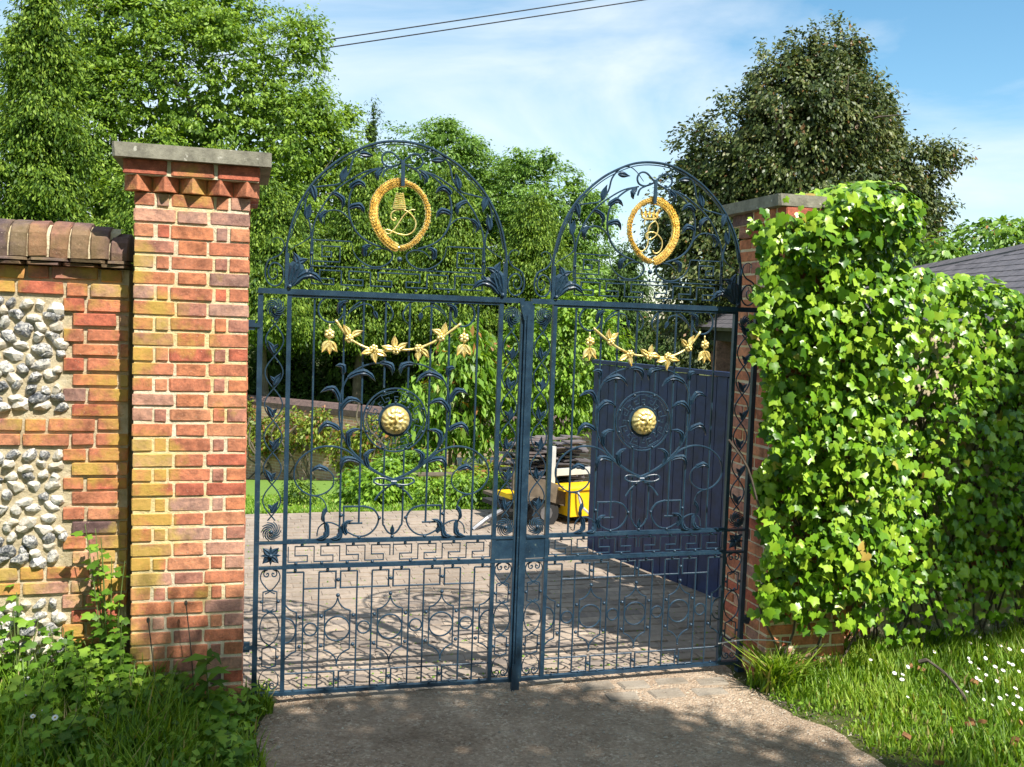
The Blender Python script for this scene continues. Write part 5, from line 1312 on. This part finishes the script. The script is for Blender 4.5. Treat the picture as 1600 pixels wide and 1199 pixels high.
blades(500, lambda q: (q.uniform(-.04, .10), q.uniform(-.12, .10), -.06), lambda x, y: .09, M['grass'], 'grass_tuft', 'grass tuft at the foot of the left gate hinge', 43)
blades(420, lambda q: (2.86+q.normal(0, .05), -.28+q.normal(0, .05), -.05), lambda x, y: .22, M['grass'], 'grass_tuft', 'tall arching grass tuft at the foot of the right pier', 44, w=.006, lean=.9)
# weeds
def weed_leaf(P, Nr, T, size, kind=0): return leaf_arrays(P, Nr, T, size, (.75, .30)[kind], .35)
def weed(name, label, group, x, y, h, n, size, seed, kind=0, spread=.11):
    z0 = gz(x, y); r_ = empty(name, (x, y, z0)); tag(r_, label, 'weed', group); q = np.random.default_rng(seed); mb_ = MB(); P, T, Nn = [], [], []
    ns_ = 7 if kind == 0 else 1
    for s in range(ns_):
        a = q.uniform(0, 6.28); hh = h*q.uniform(.65, 1.05); dx, dy = math.cos(a)*spread*q.random(), math.sin(a)*spread*q.random()
        st = [Vector((dx*.3, dy*.3, 0)), Vector((dx*.7, dy*.7, hh*.5)), Vector((dx*1.5, dy*1.5, hh))]; mb_.tube(crom(st, 3), [.005, .0045, .004, .0035, .003, .0025, .002], 5)
        m_ = max(4, n//ns_)
        for i in range(m_):
            t = (.12+.88*(i+.5)/m_); c = st[0].lerp(st[2], t); b = i*2.4+q.random(); rr = size*(.55 if kind == 0 else .5)*(1.15-.5*t)
            P.append((c.x+math.cos(b)*rr, c.y+math.sin(b)*rr, c.z+q.normal(0, .01)+(.25*size if kind else 0))); T.append((math.cos(b), math.sin(b), .5 if kind else -.15)); Nn.append((math.cos(b)*.1+q.normal(0, .2), -.35+math.sin(b)*.1+q.normal(0, .2), 1))
    mb_.build('stem', M['stem'], r_)
    P = np.array(P); sz_ = size*q.uniform(.7, 1.2, len(P)); nv = 4 if kind else 13
    V, F = weed_leaf(P, np.array(Nn), np.array(T), sz_, kind) if kind else ivy_leaf_arrays(P, np.array(Nn), np.array(T), sz_*1.1)
    ob('leaves', np_mesh('leaves', V, F, np.repeat(q.random(len(P)), nv), np.full(len(V), q.random())), M['weed'], r_)
q_ = random.Random(9)
for i in range(34):
    x = -1.55+1.45*q_.random(); y = -.16-.55*q_.random() if x > -.62 else (-.10-.7*q_.random())
    if x > -.35: y = min(y, -.32)
    h = (.20+.34*ss((-x-.25)/.8)*ss((y+.9)/.6))*q_.uniform(.7, 1.1)
    weed('leafy_weed', 'leafy green weed in the dense growth along the foot of the left wall', 'weeds along the left wall', x, y, h, 110, .047, 300+i)
for i, (x, y, h) in enumerate(((-.66, -.13, .88), (-1.05, -.14, .62), (-.60, -.24, .5))):
    weed('leafy_weed', ('tall weed climbing beside the joint of left wall and pier', 'upright weed against the flint panel', 'bushy weed at the left foot of the left pier')[i], None, x, y, h, 70, .052, 350+i)
weed('willowherb', 'single upright willowherb with a whorl of narrow leaves before the left pier', None, -.19, -.36, .42, 26, .14, 361, 1)
weed('willowherb', 'small willowherb seedling near the left hinge of the gate', None, -.04, -.28, .22, 16, .09, 362, 1)
for i, (x, y, h) in enumerate(((-.42, -.36, .45), (-.26, -.28, .50))):
    mb = MB(); P_ = crom([(x, y, gz(x, y)), (x-.02, y, h*.6), (x-.05, y, h+.08)], 4); mb.tube(P_, .0028, 5); mb.ball(P_[-1], .008, 6, 4, (1, 1, 1.8))
    tag(mb.build('dead_stalk', M['twig']), ('shorter', 'taller')[i]+' thin dark dead stalk against the left pier', 'stalk', 'dead stalks before the left pier')
# ground ivy and clover low in the grass
def litter(n, fx, size, mat, name, label, seed, hz=.05):
    q = np.random.default_rng(seed); P = np.array([fx(q) for _ in range(n)]); P[:, 2] += q.random(n)*hz
    Nn = q.normal(size=(n, 3))*.35+np.array([0, -.2, 1]); T = q.normal(size=(n, 3)); V, F = leaf_arrays(P, Nn, T, size*q.uniform(.6, 1.3, n), .8, .2)
    tag(ob(name, np_mesh(name, V, F, np.repeat(q.random(n), 4), np.repeat(q.random(n), 4)), mat), label, 'ground cover', kind='stuff')
litter(5200, lbank, .035, M['weed'], 'ground_cover', 'low broad leaved ground cover on the left bank', 51, .16)
litter(2600, rverge, .022, M['weed'], 'ground_cover', 'clover and low leaves in the right verge', 52, .05)
# daisies
mb = MB(); n = 14
v_ = [(0, 0, .0015)]+[((.0115 if i % 2 else .0075)*math.cos(2*math.pi*i/28), (.0115 if i % 2 else .0075)*math.sin(2*math.pi*i/28), .002) for i in range(28)]
mb.add(v_, [(0, 1+i, 1+(i+1) % 28) for i in range(28)]); dm = mb.mesh('petals', recalc=False); dm.materials.append(M['petal'])
mb = MB(); mb.ball((0, 0, .0025), .0035, 6, 4, (1, 1, .6)); ym = mb.mesh('eye', True); ym.materials.append(M['yolk'])
mb = MB(); mb.tube([(0, 0, -.09), (.004, 0, -.04), (0, 0, 0)], .0012, 4); sm_ = mb.mesh('stalk'); sm_.materials.append(M['stem'])
def daisy(x, y, z, label, group):
    e = empty('daisy', (x, y, z)); tag(e, label, 'daisy', group); e.rotation_euler = (rnd.uniform(.3, .8), rnd.uniform(-.3, .3), 0); k = rnd.uniform(.75, 1.3); e.scale = (k, k, k)
    ob('petals', dm, None, e); ob('eye', ym, None, e); ob('stalk', sm_, None, e)
DR = [(4.36, -.13), (3.88, -0.31), (4.22, -0.21), (4.3, -0.26), (4.37, -0.29), (4.38, -0.35), (4.44, -0.39), (4.01, -0.44), (3.97, -0.5), (4.11, -0.46), (3.41, -0.57), (3.41, -0.36), (3.44, -0.6), (3.39, -0.66), (3.94, -0.6), (4.06, -0.59), (4.19, -0.55), (4.19, -0.58), (3.91, -0.69), (4.06, -0.65), (4.14, -0.68), (3.82, -0.72), (3.81, -0.76), (3.9, -0.78), (3.62, -0.88), (3.92, -0.89), (3.84, -0.99), (3.8, -0.96), (3.73, -0.99), (3.63, -0.99), (3.62, -1.06), (3.74, -1.07), (3.73, -1.13), (3.28, -0.85), (4.1, -.95), (4.0, -1.1), (4.25, -.8), (3.55, -.5)]
for (x, y) in DR: daisy(x, y, gz(x, y)+.10, 'small white daisy open in the sunlit right verge', 'daisies in the right verge')
for (x, y) in [(-1.0, -.25), (-1.16, -.35), (-.96, -.45), (-1.13, -.52), (-1.12, -.30), (-1.09, -.17), (-.86, -.64), (-.89, -.70), (-.8, -.73), (-1.05, -.11), (-1.14, -.78)]:
    daisy(x, y, gz(x, y)+.21, 'small white daisy in the shaded grass at lower left', 'daisies on the left bank')
# sticks and dead leaves in the verge
mb = MB(); mb.tube(crom([(3.66, -.52, .14), (3.69, -.64, .10), (3.66, -.80, .06), (3.62, -.92, .02)], 4), .008, 6); mb.tube([(3.66, -.52, .14), (3.63, -.49, .12)], .012, 6)
tag(mb.build('stick', M['twig']), 'dark broken stick leaning in the daisies of the right verge', 'stick')
for i in range(15):
    x = rnd.uniform(2.95, 4.3); y = rnd.uniform(-1.4, -.25); mb = MB(); v_, f_ = simple_leaf((0, 0), rnd.uniform(0, 6.28), .042, .009, .4); mb.add([(a, c, -b*2) for a, b, c in v_], f_)
    tag(mb.build('dead_leaf', M['dead'], None, loc=(x, y, gz(x, y)+.05), rot=(rnd.uniform(-.5, .5), rnd.uniform(-.5, .5), 0)), 'curled brown dead leaf lying in the right verge', 'leaf', 'dead leaves in the right verge')
mb = MB(); mb.tube(crom([(2.62, -.03, .13), (2.72, -.12, .175), (2.84, -.22, .20), (2.95, -.26, .195)], 4), .004, 5)
tag(mb.build('dry_stem', M['white']), 'long dry pale stem arching across the foot of the right leaf', 'stem')

# ------------------------------------------------------------------ the tree over the lane whose crown shades the foreground
q = np.random.default_rng(77)
def in_shadow(x, y):
    edge = [(-3, -.32), (-1.3, -.30), (-.75, -.20), (-.5, .08), (0, .12), (1.0, .0), (1.37, -.06), (1.67, -.24), (1.97, -.40), (2.19, -.56), (2.36, -.72), (2.54, -.90), (2.68, -1.07), (3.02, -1.30), (3.6, -1.75), (4.6, -2.3)]
    xs__ = [e[0] for e in edge]; e = np.interp(x, xs__, [e_[1] for e_ in edge])
    return y < e+.05*math.sin(x*9)+.035*math.sin(x*23+1)
P, k = [], 0
while len(P) < 3000:
    x = q.uniform(-3.2, 4.6); y = q.uniform(-4.6, .2)
    if not in_shadow(x+.08*q.normal(), y+.10+.05*q.normal()): continue
    if y > -.75 and x < -.62 and fbm(np.array([[x, y, 0]]), 5.5, 5)[0] > .28: continue
    H = q.uniform(5.2, 7.2); P.append(Vector((x, y, 0))+SUN*(H/SUN.z))
while len(P) < 3420:     # an outlying branch that shades the far right of the ivy
    x = q.uniform(3.62, 6.0); y = q.uniform(-.02, 2.2)
    if x < 3.62+.12*math.sin(y*4)+.05*q.random() or y < .02+.04*math.sin(x*6): continue
    if y > 1.15-.5*ss((4.1-x)/.4): continue
    H = q.uniform(5.2, 6.6); P.append(Vector((x, y, 0))+SUN*(H/SUN.z))
while len(P) < 5600:     # extra clumps added overhead, back and sideways, to block more sky light
    x = q.uniform(-7.5, 9.0); y = q.uniform(-8.5, -.5)
    if not in_shadow(x, y+.35) or (x > 4.4 and y > -3.2): continue
    H = q.uniform(5.6, 8.6); P.append(Vector((x, y, 0))+SUN*(H/SUN.z))
P = np.array([tuple(p) for p in P]); per = 26; n = len(P)
off = q.normal(size=(n, per, 3))*np.array([.085, .085, .12]); PP = (P[:, None]+off).reshape(-1, 3)
Nn = q.normal(size=PP.shape)*.5+np.array(SUN); T = q.normal(size=PP.shape)
V, F = leaf_arrays(PP, Nn, T, .085*q.uniform(.7, 1.3, len(PP)), .6, .2)
tb_ = (4.6, -8.2, -.1); r_ = empty('lane_tree', tb_); tag(r_, 'spreading tree over the lane whose shade falls on the drive', 'tree')
ob('crown', np_mesh('crown', V-np.array(tb_), F, np.repeat(q.random(len(PP)), 4), np.repeat(q.random(len(PP)), 4)), M['ash'], r_)
limbs(r_, tb_, 5.0, .26, [tuple(P[i]) for i in q.choice(n, 12)], M['bark'], 5)
# dark yews and hollies filling the wood behind the garden
for i, (x, y, h, r, lab) in enumerate(((1.6, 28, 8.0, 2.3, 'dark yew deep in the wood behind the left half of the left gate leaf'), (4.6, 29, 8.6, 2.3, 'dark yew deep in the wood behind the right half of the left gate leaf'),
        (7.4, 28, 8.2, 2.3, 'dark yew deep in the wood left of the right arch'), (10.2, 27, 7.0, 2.4, 'dark yew deep in the wood below the evergreen oak'), (-6.5, 30, 9.5, 2.8, 'dark yew in the wood above the flint wall'))):
    conifer(lab, x, y, h, r, 60+i, 'cyp', 500, .20)

# unseen hedge added behind the camera to cut the sky's fill light
hb_ = (1.0, -10.5, -.1); r_ = empty('sky_blocking_hedge', hb_); tag(r_, 'unseen hedgerow added behind the camera to block low sky light', 'hedge')
V, F, lr, cr2 = crown([(-15+2.6*i, -10.5+.5*math.sin(i*2.3), 3.0, 2.0, 1.3, 3.7+.5*math.sin(i*1.7)) for i in range(14)], 2100, 18, .16, .34, seed=88, core=.25)
ob('foliage', np_mesh('foliage', V-np.array(hb_), F, lr, cr2), M['ash'], r_)
mb = MB()
for i in range(28):
    x = -16+1.3*i; mb.tube([(x-hb_[0], 0, 0), (x-hb_[0]+.1, .05, 1.8), (x-hb_[0]-.1, .1, 3.4)], [.06, .04, .015], 5)
mb.build('stem', M['bark'], r_)

# dark bushes added behind the garden wall as the black shade under the yews
for i, (x, y) in enumerate(((-1.4, 26.2), (.6, 25.2), (2.6, 24.9), (4.6, 24.6), (6.6, 24.2), (8.6, 23.8))):
    tree('dark_backing_bush', ('dark bush added as deep shade behind the far left end of the garden wall', 'dark bush added as deep shade beneath the yews left of the medallion', 'dark bush added as deep shade beneath the yews behind the medallion', 'dark bush added as deep shade behind the laurel bush', 'dark bush added as deep shade behind the gate posts', 'dark bush added as deep shade left of the dark timber gate')[i], 'shrub', base(x, y),
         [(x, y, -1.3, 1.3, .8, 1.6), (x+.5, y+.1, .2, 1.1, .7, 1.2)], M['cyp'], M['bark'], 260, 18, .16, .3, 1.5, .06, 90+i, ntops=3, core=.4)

# mown grass of the lawn beyond the courtyard, moss and small weeds in the paving joints
blades(16000, lambda q: (lambda x, y: (x, y, gz(x, y)+.01))(q.uniform(-1.0, 3.6), 4.79+5*q.random()**1.6), lambda x, y: .035, M['grass'], 'grass', 'short mown lawn grass beyond the courtyard edge', 45, w=.006)
litter(900, lambda q: (lambda x, k: (x, .20+.112*k-.006, -.045))(q.uniform(-.3, 2.9), int(q.random()**1.5*40)), .016, M['weed'], 'joint_weeds', 'tiny green weeds rooted in the paving joints', 53, .01)
# dead leaves, crumbs of earth and twigs along the edge of the drive
q = random.Random(12)
mb = MB()
for i in range(170):
    y = -q.uniform(.15, 1.9); l, r_ = drive_edges(y); x = (r_-abs(q.gauss(0, .05))) if q.random() < .6 else (l+abs(q.gauss(0, .05))); a = q.uniform(0, 6.28); L_ = q.uniform(.008, .03)
    mb.tube([(x, y, -.043), (x+math.cos(a)*L_, y+math.sin(a)*L_, -.040+q.uniform(0, .006))], q.uniform(.0012, .004), 4)
tag(mb.build('litter', M['twig']), 'bits of twig and earth strewn along the edges of the drive', 'debris', kind='stuff')
